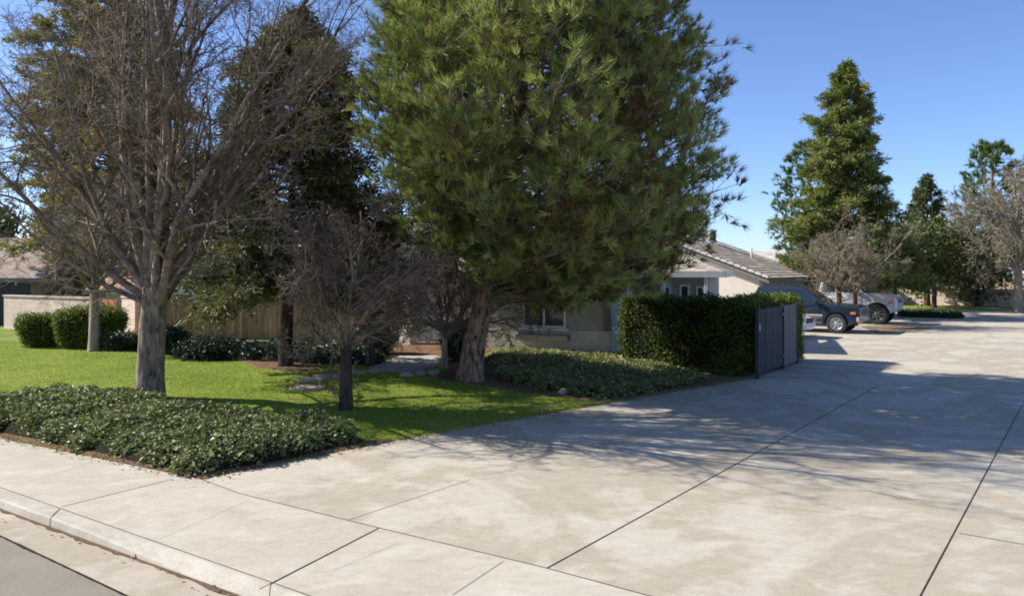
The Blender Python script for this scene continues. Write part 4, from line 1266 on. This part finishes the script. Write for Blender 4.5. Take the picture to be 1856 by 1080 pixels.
# front door in the recess
bm = bmesh.new(); q = p2 + e * 1.6 + nf * .03; box(bm, (q.x, q.y, zg + 1.0), (.95, .06, 2.0), math.atan2(e.y, e.x)); dr_ = obj_bm('door', bm, M['trim'], hs, bevel=.01)
bm = bmesh.new(); q = q + e * -.38 + nf * .06; box(bm, (q.x, q.y, zg + 1.0), (.05, .06, .14), math.atan2(e.y, e.x)); obj_bm('handle', bm, M['black'], dr_)
tw = along_wall(735, p2, e); window(hs, p2 + e * tw + nf * .01, -e, nf, .9, 1.05, 1.95)
# porch column
q = p2 + e * along_wall(742, p2 + nf * 1.3, e) + nf * 1.3
bm = bmesh.new(); box(bm, (q.x, q.y, .55), (.42, .42, .75), AZ_E); box(bm, (q.x, q.y, .945), (.48, .48, .05), AZ_E); box(bm, (q.x, q.y, 1.68), (.24, .24, 1.45), AZ_E); obj_bm('porch_column', bm, M['cream'], hs, bevel=.01)
# roof: hip over the front wing, gable over the recess
ov = .5; w_ = 4.3
def R_(s, t, z): q = O + e * s + b * t; return (q.x, q.y, z)
ze = zE + .04; sl = .42; half = 2.15 + ov; zr = ze + half * sl
s0, s1, t0, t1 = -ov, w_ + ov, -ov, 9.0
sm = (s0 + s1) / 2
roofA = [[R_(s0, t0, ze), R_(s1, t0, ze), R_(sm, t0 + half, zr)][::-1], [R_(s0, t1, ze), R_(s0, t0, ze), R_(sm, t0 + half, zr), R_(sm, t1, zr)][::-1],
         [R_(s1, t0, ze), R_(s1, t1, ze), R_(sm, t1, zr), R_(sm, t0 + half, zr)][::-1]]
c0_, c1_, ct = -2.26 - ov, 2.0, 4.5 - ov; ch_ = 2.6; zc_ = ze + ch_ * sl
roofC = [[R_(c0_, ct, ze + .008), R_(c0_ + ch_, ct + ch_, zc_), R_(c1_, ct + ch_, zc_), R_(c1_, ct, ze + .008)], [R_(c0_, ct, ze + .008), R_(c0_, ct + 2 * ch_, ze + .008), R_(c0_ + ch_, ct + ch_, zc_)]]
gs0, gs1 = 3.6, w_ + 6.6 + ov; gm = (gs0 + gs1) / 2; gh = (gs1 - gs0) / 2; zgp = ze + gh * .45
gt0 = 1.9 - .6
roofB = [[R_(gs0, gt0, ze + .01), R_(gs0, 9, ze + .01), R_(gm, 9, zgp), R_(gm, gt0, zgp)], [R_(gs1, gt0, ze + .01), R_(gm, gt0, zgp), R_(gm, 9, zgp), R_(gs1, 9, ze + .01)]]
face_uv('roof', roofA + roofB + roofC, M['tile'], hs, None)
bm = bmesh.new()
a_ = Vector(R_(4.4, 1.9, zE)); c_ = Vector(R_(gs1 - ov, 1.9, zE)); t_ = Vector(R_(gm, 1.9, zgp - .12)); prism(bm, [a_, c_, t_], b * .15); obj_bm('gable_wall', bm, M['palewall'], hs)
bm = bmesh.new()
def fasc(bm, a, c, h=.18, t=.04):
    a = Vector(a); c = Vector(c); d = (c - a); n = Vector((-d.y, d.x, 0)).normalized() * t
    prism(bm, [a + Vector((0, 0, .015)), c + Vector((0, 0, .015)), c - Vector((0, 0, h)), a - Vector((0, 0, h))], n)
fasc(bm, R_(s0, t0, ze), R_(s1, t0, ze)); fasc(bm, R_(s0, ct, ze), R_(s0, t0, ze)); fasc(bm, R_(c0_, ct, ze + .004), R_(s0 - .045, ct, ze + .004)); fasc(bm, R_(c0_, ct + 2 * ch_, ze), R_(c0_, ct + .05, ze))
fasc(bm, R_(gs0, gt0, ze), R_(gm, gt0, zgp)); fasc(bm, R_(gm, gt0, zgp), R_(gs1, gt0, ze))
obj_bm('fascia', bm, M['trim'], hs)
bm = bmesh.new()
V = [Vector(R_(s0 + .02, t0 + .02, ze - .16)), Vector(R_(s1, t0 + .02, ze - .16)), Vector(R_(s1, t0 + ov + .05, ze - .16)), Vector(R_(s0 + .02, t0 + ov + .05, ze - .16))]
bm.faces.new([bm.verts.new(v) for v in V])
V = [Vector(R_(s0 + .02, t0 + ov + .05, ze - .16)), Vector(R_(0.0, t0 + ov + .05, ze - .16)), Vector(R_(0.0, ct, ze - .16)), Vector(R_(s0 + .02, ct, ze - .16))]
bm.faces.new([bm.verts.new(v) for v in V])
V = [Vector(R_(c0_ + .02, ct + .05, ze - .155)), Vector(R_(-.02, ct + .05, ze - .155)), Vector(R_(-.02, 4.45, ze - .155)), Vector(R_(c0_ + .02, 4.45, ze - .155))]
bm.faces.new([bm.verts.new(v) for v in V])
obj_bm('soffit', bm, M['stucco'], hs)
localize(hs)

# --- garage wing with the sunlit gable
e, b = E_.copy(), B_.copy()
GO = Vector((11.28, 36.5, 0)); zG = 2.28
gh_ = empty('garage', (GO.x, GO.y, 0)); tag(gh_, 'pale stucco garage wing with grey tiled roof above the hedge', 'garage')
GL = 7.6; GW = 9.6; hwid = GW / 2; gsl = .37; zrg = zG + hwid * gsl
def Gp(s, t, z): q = GO + e * s + b * t; return Vector((q.x, q.y, z))
bm = bmesh.new(); prism(bm, [Gp(0, 0, -.05), Gp(GW, 0, -.05), Gp(GW, 0, zG), Gp(hwid, 0, zrg - .06), Gp(0, 0, zG)], b * .2); 
prism(bm, [Gp(0, GL, -.05), Gp(GW, GL, -.05), Gp(GW, GL, zG), Gp(hwid, GL, zrg - .06), Gp(0, GL, zG)], b * .2)
obj_bm('gable_wall', bm, M['palewall'], gh_)
bm = bmesh.new(); a0 = Gp(0, .205, 0); a1 = Gp(0, GL - .005, 0)
for (x0, x1, z0, z1) in ((0, .45, -.05, zG), (.45, 6.2, 2.12, zG), (6.2, GL - .21, -.05, zG)):
    A = Gp(0, .205 + x0, 0); Bq = Gp(0, .205 + x1, 0); prism(bm, [Vector((A.x, A.y, z0)), Vector((Bq.x, Bq.y, z0)), Vector((Bq.x, Bq.y, z1)), Vector((A.x, A.y, z1))], e * .2)
obj_bm('front_wall', bm, M['palewall'], gh_)
for i, (x0, x1) in enumerate(((.5, 3.2), (3.45, 6.15))):
    bm = bmesh.new(); A = Gp(.12, .205 + x0, 0); Bq = Gp(.12, .205 + x1, 0)
    for k in range(4):
        z0 = .03 + k * .52; prism(bm, [Vector((A.x, A.y, z0)), Vector((Bq.x, Bq.y, z0)), Vector((Bq.x, Bq.y, z0 + .505)), Vector((A.x, A.y, z0 + .505))], e * .05)
    obj_bm('garage_door', bm, M['stucco'], gh_, bevel=.01)
bm = bmesh.new(); A = Gp(.1, .205 + 3.2, 0); box(bm, tuple(Gp(.1, .205 + 3.325, 1.06)), (.25, .2, 2.12), math.atan2(b.y, b.x)); obj_bm('pier', bm, M['palewall'], gh_)
upr = (e * 1.0 + Vector((0, 0, gsl))).normalized(); Sl = (hwid + .55) * math.sqrt(1 + gsl ** 2)
tile_slope('roof', Gp(-.55, -.35, zG - .55 * gsl + .06), b, upr, GL + .75, Sl, M['tile'], gh_)
upl = (-e * 1.0 + Vector((0, 0, gsl))).normalized()
tile_slope('roof', Gp(GW + .55, -.35, zG - .55 * gsl + .06), b, upl, GL + .75, Sl, M['tile'], gh_)
bm = bmesh.new()
rr_ = Gp(hwid, -.35, zrg + .10)
for k in range(26):
    c = Gp(hwid, -.3 + k * .295, zrg + .10 + .01 * (k % 2)); box(bm, tuple(c), (.30, .24, .09), math.atan2(b.y, b.x))
obj_bm('ridge_tiles', bm, M['tile_pale'], gh_, bevel=.03)
bm = bmesh.new()
for sgn, s_e in ((1, -.55), (-1, GW + .55)):
    a = Gp(s_e, -.33, zG - .55 * gsl); c = Gp(hwid, -.33, zrg)
    prism(bm, [a + Vector((0, 0, .05)), c + Vector((0, 0, .05)), c - Vector((0, 0, .17)), a - Vector((0, 0, .17))], b * .05)
a = Gp(-.53, -.27, zG - .55 * gsl + .03); c = Gp(-.53, GL + .36, zG - .55 * gsl + .03)
prism(bm, [a, c, c - Vector((0, 0, .17)), a - Vector((0, 0, .17))], e * .04)
obj_bm('fascia', bm, M['fascia'], gh_)
# verge tiles along the sunlit rake
bm = bmesh.new()
for k in range(15):
    c = Gp(-.5, -.36, zG - .5 * gsl + .10) + upr * (k * .34 + .1); m = box(bm, tuple(c), (.3, .17, .10), math.atan2(e.y, e.x))
    for v in m: v.co.z += ((v.co - c).dot(e)) * gsl * .75
obj_bm('verge_tiles', bm, M['tile_pale'], gh_, bevel=.02)
ch = Gp(hwid - .2, GL - 2.2, 0)
bm = bmesh.new(); box(bm, (ch.x, ch.y, zrg + .1), (.40, .55, 1.0), math.atan2(b.y, b.x)); box(bm, (ch.x, ch.y, zrg + .63), (.48, .63, .08), math.atan2(b.y, b.x)); obj_bm('chimney', bm, M['trim'], gh_, bevel=.01)
bm = bmesh.new(); cc = ch + b * 1.1; box(bm, (cc.x, cc.y, zrg + .35), (.18, .18, .5), 0); box(bm, (cc.x, cc.y, zrg + .62), (.3, .3, .05), 0); obj_bm('flue', bm, M['black'], gh_)
vp = Gp(hwid * .45, GL * .72, zG + hwid * .45 * gsl + .2)
bm = bmesh.new(); lathe(bm, [(.05, -.25), (.05, .38), (.001, .38)], 10, 'Z', tuple(vp)); obj_bm('vent_pipe', bm, M['trim'], gh_)
localize(gh_)

def simple_house(name, label, o, rz, L, Wd, zb, zw, slope, mats, ov=.5, hip=False):
    """a gabled block: o corner, long side along rz, depth Wd; ridge along the long side"""
    root = empty(name, o, rz); tag(root, label, 'house')
    bm = bmesh.new()
    for a, c in (((0, 0), (L, 0)), ((L, Wd), (0, Wd))): quad_wall(bm, Vector((a[0], a[1], 0)), Vector((c[0], c[1], 0)), zb, zw, .2, 1)
    hw = Wd / 2; zr = zw + hw * slope
    for x in (0, L - .2): prism(bm, [(x, .205, zb), (x, Wd - .205, zb), (x, Wd - .205, zw), (x, hw, zr - .08), (x, .205, zw)], (.2, 0, 0))
    me = obj_bm('wall', bm, mats[0], root)
    l = me.data.uv_layers.new(name='UVMap')
    for lp in me.data.loops:
        co = me.data.vertices[lp.vertex_index].co; l.data[lp.index].uv = (co.x + co.y, co.z)
    ze = zw - ov * slope + .04
    face_uv('roof', [[(-ov, -ov, ze), (L + ov, -ov, ze), (L + ov, hw, zr + .04), (-ov, hw, zr + .04)], [(L + ov, Wd + ov, ze), (-ov, Wd + ov, ze), (-ov, hw, zr + .04), (L + ov, hw, zr + .04)]], mats[1], root, None)
    bm = bmesh.new(); box(bm, (L / 2, -ov + .02, ze - .10), (L + 2 * ov, .04, .17)); 
    for x in (-ov + .02, L + ov - .02):
        prism(bm, [(x, -ov + .045, ze - .01), (x, hw, zr + .02), (x, hw, zr - .17), (x, -ov + .045, ze - .19)], (.04, 0, 0))
    obj_bm('fascia', bm, mats[2], root)
    return root
# neighbour's house at the far left
nb_ = D(-330, 33, .1)
nh = simple_house('house', 'brown brick house with dark garage opening at the far left edge', (nb_.x, nb_.y, 0), math.atan2(-.03, 1), 9.4, 8, 0, 2.35, .40, (M['brickdark'], M['shingle'], M['fascia']))
bm = bmesh.new(); box(bm, (7.3, -.03, 1.0), (3.2, .05, 2.0)); obj_bm('garage_door', bm, M['black'], nh)
# terracotta roofed house beyond the wooden fence
r0 = D(190, 31, .1)
rh = simple_house('house', 'low house with terracotta roof showing over the wooden fence', (r0.x, r0.y, 0), math.atan2(-.05, 1), 9.0, 7, 0, 1.95, .42, (M['palewall'], M['tile_red'], M['trim']))
window(rh, (2.0, -.01), (1, 0, 0), (0, -1, 0), 1.2, .9, 1.7)
# pale roof far behind the garage
f0 = D(1345, 58, 0)
fh = simple_house('house', 'pale tiled roof of a farther house right of the chimney', (f0.x, f0.y, 0), math.atan2(-.15, 1), 7.5, 8, 0, 2.6, .34, (M['palewall'], M['tile_pale'], M['trim']))
bm = bmesh.new(); lathe(bm, [(.07, 3.2), (.07, 4.45), (.001, 4.45)], 8, 'Z', (4.6, 2.6, 0)); obj_bm('vent_pipe', bm, M['trim'], fh)

# ------------------------------------------------------------------ far right ground
gf = [D(1560, 52, 0), D(2100, 46.5, 0), D(2100, 51, 0), D(1560, 58, 0)]
tag(mesh_np('far_lawn', [(p.x, p.y, .06) for p in gf], [[(0, 1, 2, 3)]], M['grass']), kind='structure')
rl = [D(1560, 45.5, 0), D(2100, 42.5, 0), D(2100, 46.5, 0), D(1560, 52, 0)]
tag(mesh_np('far_sidewalk', [(p.x, p.y, .045) for p in rl], [[(0, 1, 2, 3)]], M['walk']), kind='structure')
dd_ = [P(1560, 592), P(1640, 589), P(1690, 595), P(1660, 603), P(1590, 604)]
tag(mesh_np('dirt_patch', [(p.x, p.y, .006) for p in dd_], [[(0, 1, 2, 3, 4)]], M['dirt']), 'brown patch of dirt on the driveway beside the pickup', 'dirt', kind='stuff')

# ------------------------------------------------------------------ vehicles
def wheel(root, c, r, w, rim, spokes=6, side=-1):
    wr = empty('wheel', c); wr.parent = root
    bm = bmesh.new(); h = w / 2
    lathe(bm, [(r * .62, -h * .9), (r * .70, -h), (r * .93, -h), (r, -h * .72), (r, h * .72), (r * .93, h), (r * .70, h), (r * .62, h * .9)], 36)
    obj_bm('tyre', bm, M['rubber'], wr, smooth=False)
    bm = bmesh.new()
    lathe(bm, [(r * .63, -h * .92), (r * .60, -h * .95), (r * .57, -h * .45), (r * .55, h * .5), (r * .63, h * .92)], 32)
    lathe(bm, [(r * .16, -h * .80), (r * .13, -h * .88), (.001, -h * .88)], 18); lathe(bm, [(r * .58, -h * .1), (.001, -h * .1)], 24)
    for k in range(spokes):
        a = 2 * PI * k / spokes
        v = box(bm, (0, 0, 0), (r * .48, h * .22, r * .17))
        bmesh.ops.transform(bm, matrix=Matrix.Rotation(a, 4, 'Y') @ Matrix.Translation((r * .36, -h * .66, 0)), verts=v)
    if side > 0:
        for v in bm.verts: v.co.y = -v.co.y
    obj_bm('rim', bm, rim, wr, bevel=.004, seg=1)

def arch(cx, r, n=12, zc=.38):
    """points over a wheel from rear to front"""
    z0 = .0
    return [(cx - r * math.cos(PI * i / n), zc + r * math.sin(PI * i / n)) for i in range(n + 1)]

def car(name, label, loc, rz, sp):
    root = empty(name, loc, rz); tag(root, label, sp.get('cat', 'car'))
    W = sp['W']; hw = W / 2; ax, rx, wr, zc = sp['front'], sp['rear'], sp['r'], sp['r']
    ar = wr * 1.17
    bot = sp['bot']
    prof = [(sp['x0'] + .05, bot + .1)]
    a1 = [(x, z) for x, z in arch(rx, ar, 14, zc) if z >= bot]; a2 = [(x, z) for x, z in arch(ax, ar, 14, zc) if z >= bot]
    prof += [(a1[0][0], bot)] + a1 + [(a1[-1][0], bot), (a2[0][0], bot)] + a2 + [(a2[-1][0], bot)] + sp['nose'] + sp['deck'] + [(sp['x0'], sp['belt'] - .35)]
    ys = (-hw, -hw * .93, hw * .93, hw)
    bm = bmesh.new(); rows = []
    for y in ys:
        row = []
        for x, z in prof:
            k = 1.0
            ex = max(0, abs(x - (sp['x0'] + sp['x1']) / 2) - (sp['x1'] - sp['x0']) / 2 + .35) / .35
            yy = y * (1 - .10 * ex * ex)
            if z > sp['belt'] - .04: yy *= .965
            if z < bot + .12: yy *= .975
            row.append(bm.verts.new((x, yy, z)))
        rows.append(row)
    n = len(prof)
    for j in range(3):
        for i in range(n): bm.faces.new((rows[j][i], rows[j][(i + 1) % n], rows[j + 1][(i + 1) % n], rows[j + 1][i]))
    bm.faces.new(rows[0]); bm.faces.new(rows[3][::-1])
    obj_bm('body', bm, sp['paint'], root, bevel=.035, seg=3)
    # wheel wells
    for cx in (ax, rx):
        bm = bmesh.new(); box(bm, (cx, 0, bot + .04 + ar * .55), (ar * 1.9, W * .72, ar * 1.1)); obj_bm('wheel_well', bm, M['black'], root)
    # cabin
    cb = sp['cabin']       # bottom front x, bottom rear x, top front x, top rear x, z belt, z roof
    xf, xr, tf, tr, zb, zt = cb; yb = hw * .945; yt = hw * .78
    C8 = {k: Vector(v) for k, v in dict(bfl=(xf, yb, zb), bfr=(xf, -yb, zb), brl=(xr, yb, zb), brr=(xr, -yb, zb), tfl=(tf, yt, zt), tfr=(tf, -yt, zt), trl=(tr, yt, zt), trr=(tr, -yt, zt)).items()}
    bm = bmesh.new(); vs = {k: bm.verts.new(v) for k, v in C8.items()}
    tm = [bm.verts.new(((tf + tr) / 2 + dx, s * yt * .97, zt + .045)) for dx, s in ((.5, 1), (.5, -1), (-.6, -1), (-.6, 1))]
    for q in (('bfl', 'bfr', 'tfr', 'tfl'), ('brr', 'brl', 'trl', 'trr'), ('bfr', 'brr', 'trr', 'tfr'), ('brl', 'bfl', 'tfl', 'trl')): bm.faces.new([vs[k] for k in q])
    bm.faces.new(tm)
    bm.faces.new((vs['tfl'], vs['tfr'], tm[1], tm[0])); bm.faces.new((vs['tfr'], vs['trr'], tm[2], tm[1])); bm.faces.new((vs['trr'], vs['trl'], tm[3], tm[2])); bm.faces.new((vs['trl'], vs['tfl'], tm[0], tm[3]))
    obj_bm('cabin', bm, sp['paint'], root, bevel=.03, seg=2)
    def pane(a, b_, c, d, nm='window', mat=M['carglass']):
        bm = bmesh.new(); P4 = [Vector(x) for x in (a, b_, c, d)]; n = (P4[1] - P4[0]).cross(P4[3] - P4[0]).normalized()
        ctr = sum(P4, Vector()) / 4
        if n.dot(ctr - Vector((ctr.x * .9, 0, zb))) < 0: n = -n
        prism(bm, [p - n * .004 for p in P4], n * .016); return obj_bm(nm, bm, mat, root)
    for s in (-1, 1):
        bf, br, tf_, tr_ = (C8['bfr'], C8['brr'], C8['tfr'], C8['trr']) if s < 0 else (C8['bfl'], C8['brl'], C8['tfl'], C8['trl'])
        def on(fx, t): return (bf.lerp(br, fx)).lerp(tf_.lerp(tr_, fx), t)
        for f0_, f1_ in sp['panes']:
            pane(on(f0_, .10), on(f1_, .10), on(f1_, .88), on(f0_ if f0_ > .1 else f0_, .88))
    def fr_(a, t): return (C8['bfl'].lerp(C8['bfr'], a)).lerp(C8['tfl'].lerp(C8['tfr'], a), t)
    pane(fr_(.05, .06), fr_(.95, .06), fr_(.94, .92), fr_(.06, .92), 'windshield')
    def rr2(a, t): return (C8['brl'].lerp(C8['brr'], a)).lerp(C8['trl'].lerp(C8['trr'], a), t)
    pane(rr2(.08, .1), rr2(.92, .1), rr2(.92, .88), rr2(.08, .88), 'rear_window')
    for cx in (ax, rx):
        for s in (-1, 1): wheel(root, (cx, s * (hw - sp['tw'] / 2 + .01), wr), wr, sp['tw'], sp['rim'], sp.get('spokes', 6), s)
    X1 = sp['x1']
    bm = bmesh.new(); box(bm, (X1 - .02, 0, sp['bz']), (.24, W * .95, sp['bh'])); 
    for v in bm.verts:
        if v.co.x > X1 and abs(v.co.y) > hw * .5: v.co.x -= .12
    obj_bm('bumper', bm, sp['bumper'], root, bevel=.04, seg=3)
    bm = bmesh.new(); box(bm, (sp['x0'] - .02, 0, sp['bz'] + .02), (.2, W * .94, sp['bh'])); obj_bm('bumper', bm, sp['bumper'], root, bevel=.04, seg=3)
    hz_ = sp['hz']
    bm = bmesh.new(); box(bm, (X1 - .03, 0, hz_), (.07, W * .52, .19)); 
    for k in range(3): box(bm, (X1 + .012, 0, hz_ - .06 + k * .06), (.02, W * .5, .018), 0)
    obj_bm('grille', bm, M['black'], root, bevel=.006)
    for s in (-1, 1):
        bm = bmesh.new(); box(bm, (X1 - .085, s * hw * .72, hz_), (.16, hw * .36, .19)); 
        for v in bm.verts:
            if abs(v.co.y) > hw * .8 and v.co.x > X1 - .1: v.co.x -= .09
        hl = obj_bm('headlight', bm, M['lens'], root, bevel=.02)
        bm = bmesh.new(); box(bm, (X1 - .26, s * hw * .925, hz_ - .05), (.20, hw * .07, .10)); obj_bm('turn_signal', bm, M['amber'], root, bevel=.008)
        bm = bmesh.new(); box(bm, (sp['x0'] + .03, s * hw * .80, hz_), (.10, hw * .2, .30)); tl = obj_bm('taillight', bm, M['amber'], root, bevel=.015)
        bm = bmesh.new(); box(bm, (xf - .32, s * (hw + .11), zb + .10), (.12, .20, .17)); box(bm, (xf - .30, s * (hw - .0), zb + .04), (.05, .12, .05)); obj_bm('mirror', bm, sp['mirror'], root, bevel=.02)
        for hx in sp['handles']:
            bm = bmesh.new(); box(bm, (hx, s * (hw + .008), zb - .12), (.17, .035, .04)); obj_bm('door_handle', bm, sp['mirror'], root, bevel=.008)
        if sp.get('clad'):
            bm = bmesh.new(); x0_, x1_ = rx + ar + .06, ax - ar - .06
            box(bm, ((x0_ + x1_) / 2, s * (hw - .005), bot + .17), (x1_ - x0_, .035, .30)); obj_bm('cladding', bm, M['cladding'], root, bevel=.01)
            bm = bmesh.new(); box(bm, ((x0_ + x1_) / 2, s * (hw + .004), bot + .37), (x1_ - x0_, .035, .075)); obj_bm('trim', bm, M['beige'], root, bevel=.008)
        # door seams
        for sx in sp['seams']:
            bm = bmesh.new(); box(bm, (sx, s * (hw - .004), (bot + zb) / 2 + .12), (.012, .02, (zb - bot) * .72)); obj_bm('door_seam', bm, M['black'], root)
    return root

CARDIR = math.atan2(-e.y, -e.x)      # nose towards the driveway, away from the garage
fwd = Vector((math.cos(CARDIR), math.sin(CARDIR), 0)); rgt = Vector((fwd.y, -fwd.x, 0))
suv = dict(W=1.92, x0=-2.08, x1=2.30, front=1.42, rear=-1.24, r=.385, bot=.33, belt=1.17,
           nose=[(2.20, .42), (2.29, .55), (2.30, .90), (2.24, 1.03)], deck=[(1.95, 1.10), (.90, 1.17), (-2.04, 1.17)], cabin=(.98, -2.02, .12, -1.80, 1.14, 1.80),
           panes=((.10, .42), (.46, .72), (.76, .97)), tw=.25, rim=M['alloy'], spokes=6, bz=.56, bh=.20, hz=.86, bumper=M['beige'], mirror=M['black'], handles=(-.05, -1.05), seams=(.78, -.18, -1.15), clad=True, paint=M['blue'], cat='suv')
wc = P(1517, 604)
cs = wc - fwd * suv['front'] - rgt * (suv['W'] / 2 - .13)
s_ = car('parked_car', 'dark blue suv with grey lower cladding parked beyond the hedge', (cs.x, cs.y, .004), CARDIR, suv)
bm = bmesh.new()
for s in (-1, 1):
    box(bm, (-.85, s * .60, 1.895), (1.6, .04, .035))
    for x in (-1.55, -.85, -.15): box(bm, (x, s * .60, 1.862), (.06, .035, .045))
obj_bm('roof_rack', bm, M['black'], s_, bevel=.006)
pk = dict(W=1.95, x0=-2.55, x1=2.45, front=1.62, rear=-1.65, r=.47, bot=.52, belt=1.42,
          nose=[(2.36, .62), (2.44, .75), (2.45, 1.12), (2.38, 1.26)], deck=[(2.1, 1.34), (1.05, 1.42), (-2.53, 1.42)], cabin=(1.12, -1.0, .42, -.85, 1.40, 2.0),
          panes=((.10, .50), (.55, .92)), tw=.32, rim=M['darkalloy'], spokes=8, bz=.76, bh=.24, hz=1.08, bumper=M['silver'], mirror=M['silver'], handles=(.0, -.8), seams=(.92, .0, -.95), paint=M['silver'], cat='pickup')
wc = P(1590, 588)
cs = wc - fwd * pk['front'] - rgt * (pk['W'] / 2 - .15)
p_ = car('parked_pickup', 'silver pickup with oversized tyres parked behind the blue car', (cs.x, cs.y, .004), CARDIR, pk)
sd2 = dict(W=1.76, x0=-2.25, x1=2.25, front=1.35, rear=-1.33, r=.31, bot=.22, belt=.92,
           nose=[(2.15, .28), (2.24, .40), (2.25, .58), (2.16, .70)], deck=[(1.9, .78), (.95, .90), (-1.6, .95), (-2.2, .90)], cabin=(1.0, -1.75, .28, -1.15, .90, 1.38),
           panes=((.12, .47), (.51, .86)), tw=.2, rim=M['alloy'], spokes=7, bz=.46, bh=.26, hz=.64, bumper=M['white'], mirror=M['white'], handles=(-.05, -.95), seams=(.85, -.12, -1.0), paint=M['white'], cat='car')
nose = D(1459, 29.0, 0)
cs = nose - fwd * 2.25 - rgt * .7
car('parked_car', 'white low car almost hidden behind the hedge end, only its nose showing', (cs.x, cs.y, .004), CARDIR, sd2)
# ------------------------------------------------------------------ light, sky, camera
SA = math.radians(13.0); EL = math.radians(35)
sun_dir = Vector((-math.cos(SA) * math.cos(EL), math.sin(SA) * math.cos(EL), math.sin(EL)))
ld = bpy.data.lights.new('sun', 'SUN'); ld.energy = 5.0; ld.angle = math.radians(.4); ld.color = (1.0, .945, .86)
lo = bpy.data.objects.new('sun', ld); link(lo); lo.rotation_euler = (-sun_dir).to_track_quat('-Z', 'Y').to_euler()
w = bpy.data.worlds.new('World'); scene.world = w; w.use_nodes = True
nt = w.node_tree; bg = nt.nodes['Background']
sk = nt.nodes.new('ShaderNodeTexSky'); sk.sky_type = 'NISHITA'; sk.sun_disc = False
sk.sun_elevation = EL; sk.sun_rotation = math.atan2(sun_dir.x, sun_dir.y); sk.air_density = .7; sk.dust_density = .3; sk.ozone_density = 6.0
nt.links.new(mix(nt, 1.0, sk.outputs[0], (1.05, .97, 1.0), 'MULTIPLY'), bg.inputs['Color']); bg.inputs['Strength'].default_value = .12
cd = bpy.data.cameras.new('camera'); cam = bpy.data.objects.new('camera', cd); link(cam)
cam.location = (0, 0, CH); cam.rotation_euler = (PI / 2, 0, 0)
cd.sensor_width = 36; cd.lens = 36 * F / 1856; cd.shift_y = -(540 - HZ) / 1856; cd.clip_end = 2000; cd.clip_start = .05
scene.camera = cam
scene.render.engine = 'CYCLES'
scene.cycles.max_bounces = 8; scene.cycles.transparent_max_bounces = 8
scene.cycles.use_denoising = True; scene.cycles.filter_width = 1.8
scene.view_settings.view_transform = 'Standard'; scene.view_settings.look = 'None'
scene.view_settings.exposure = .82; scene.view_settings.gamma = 1
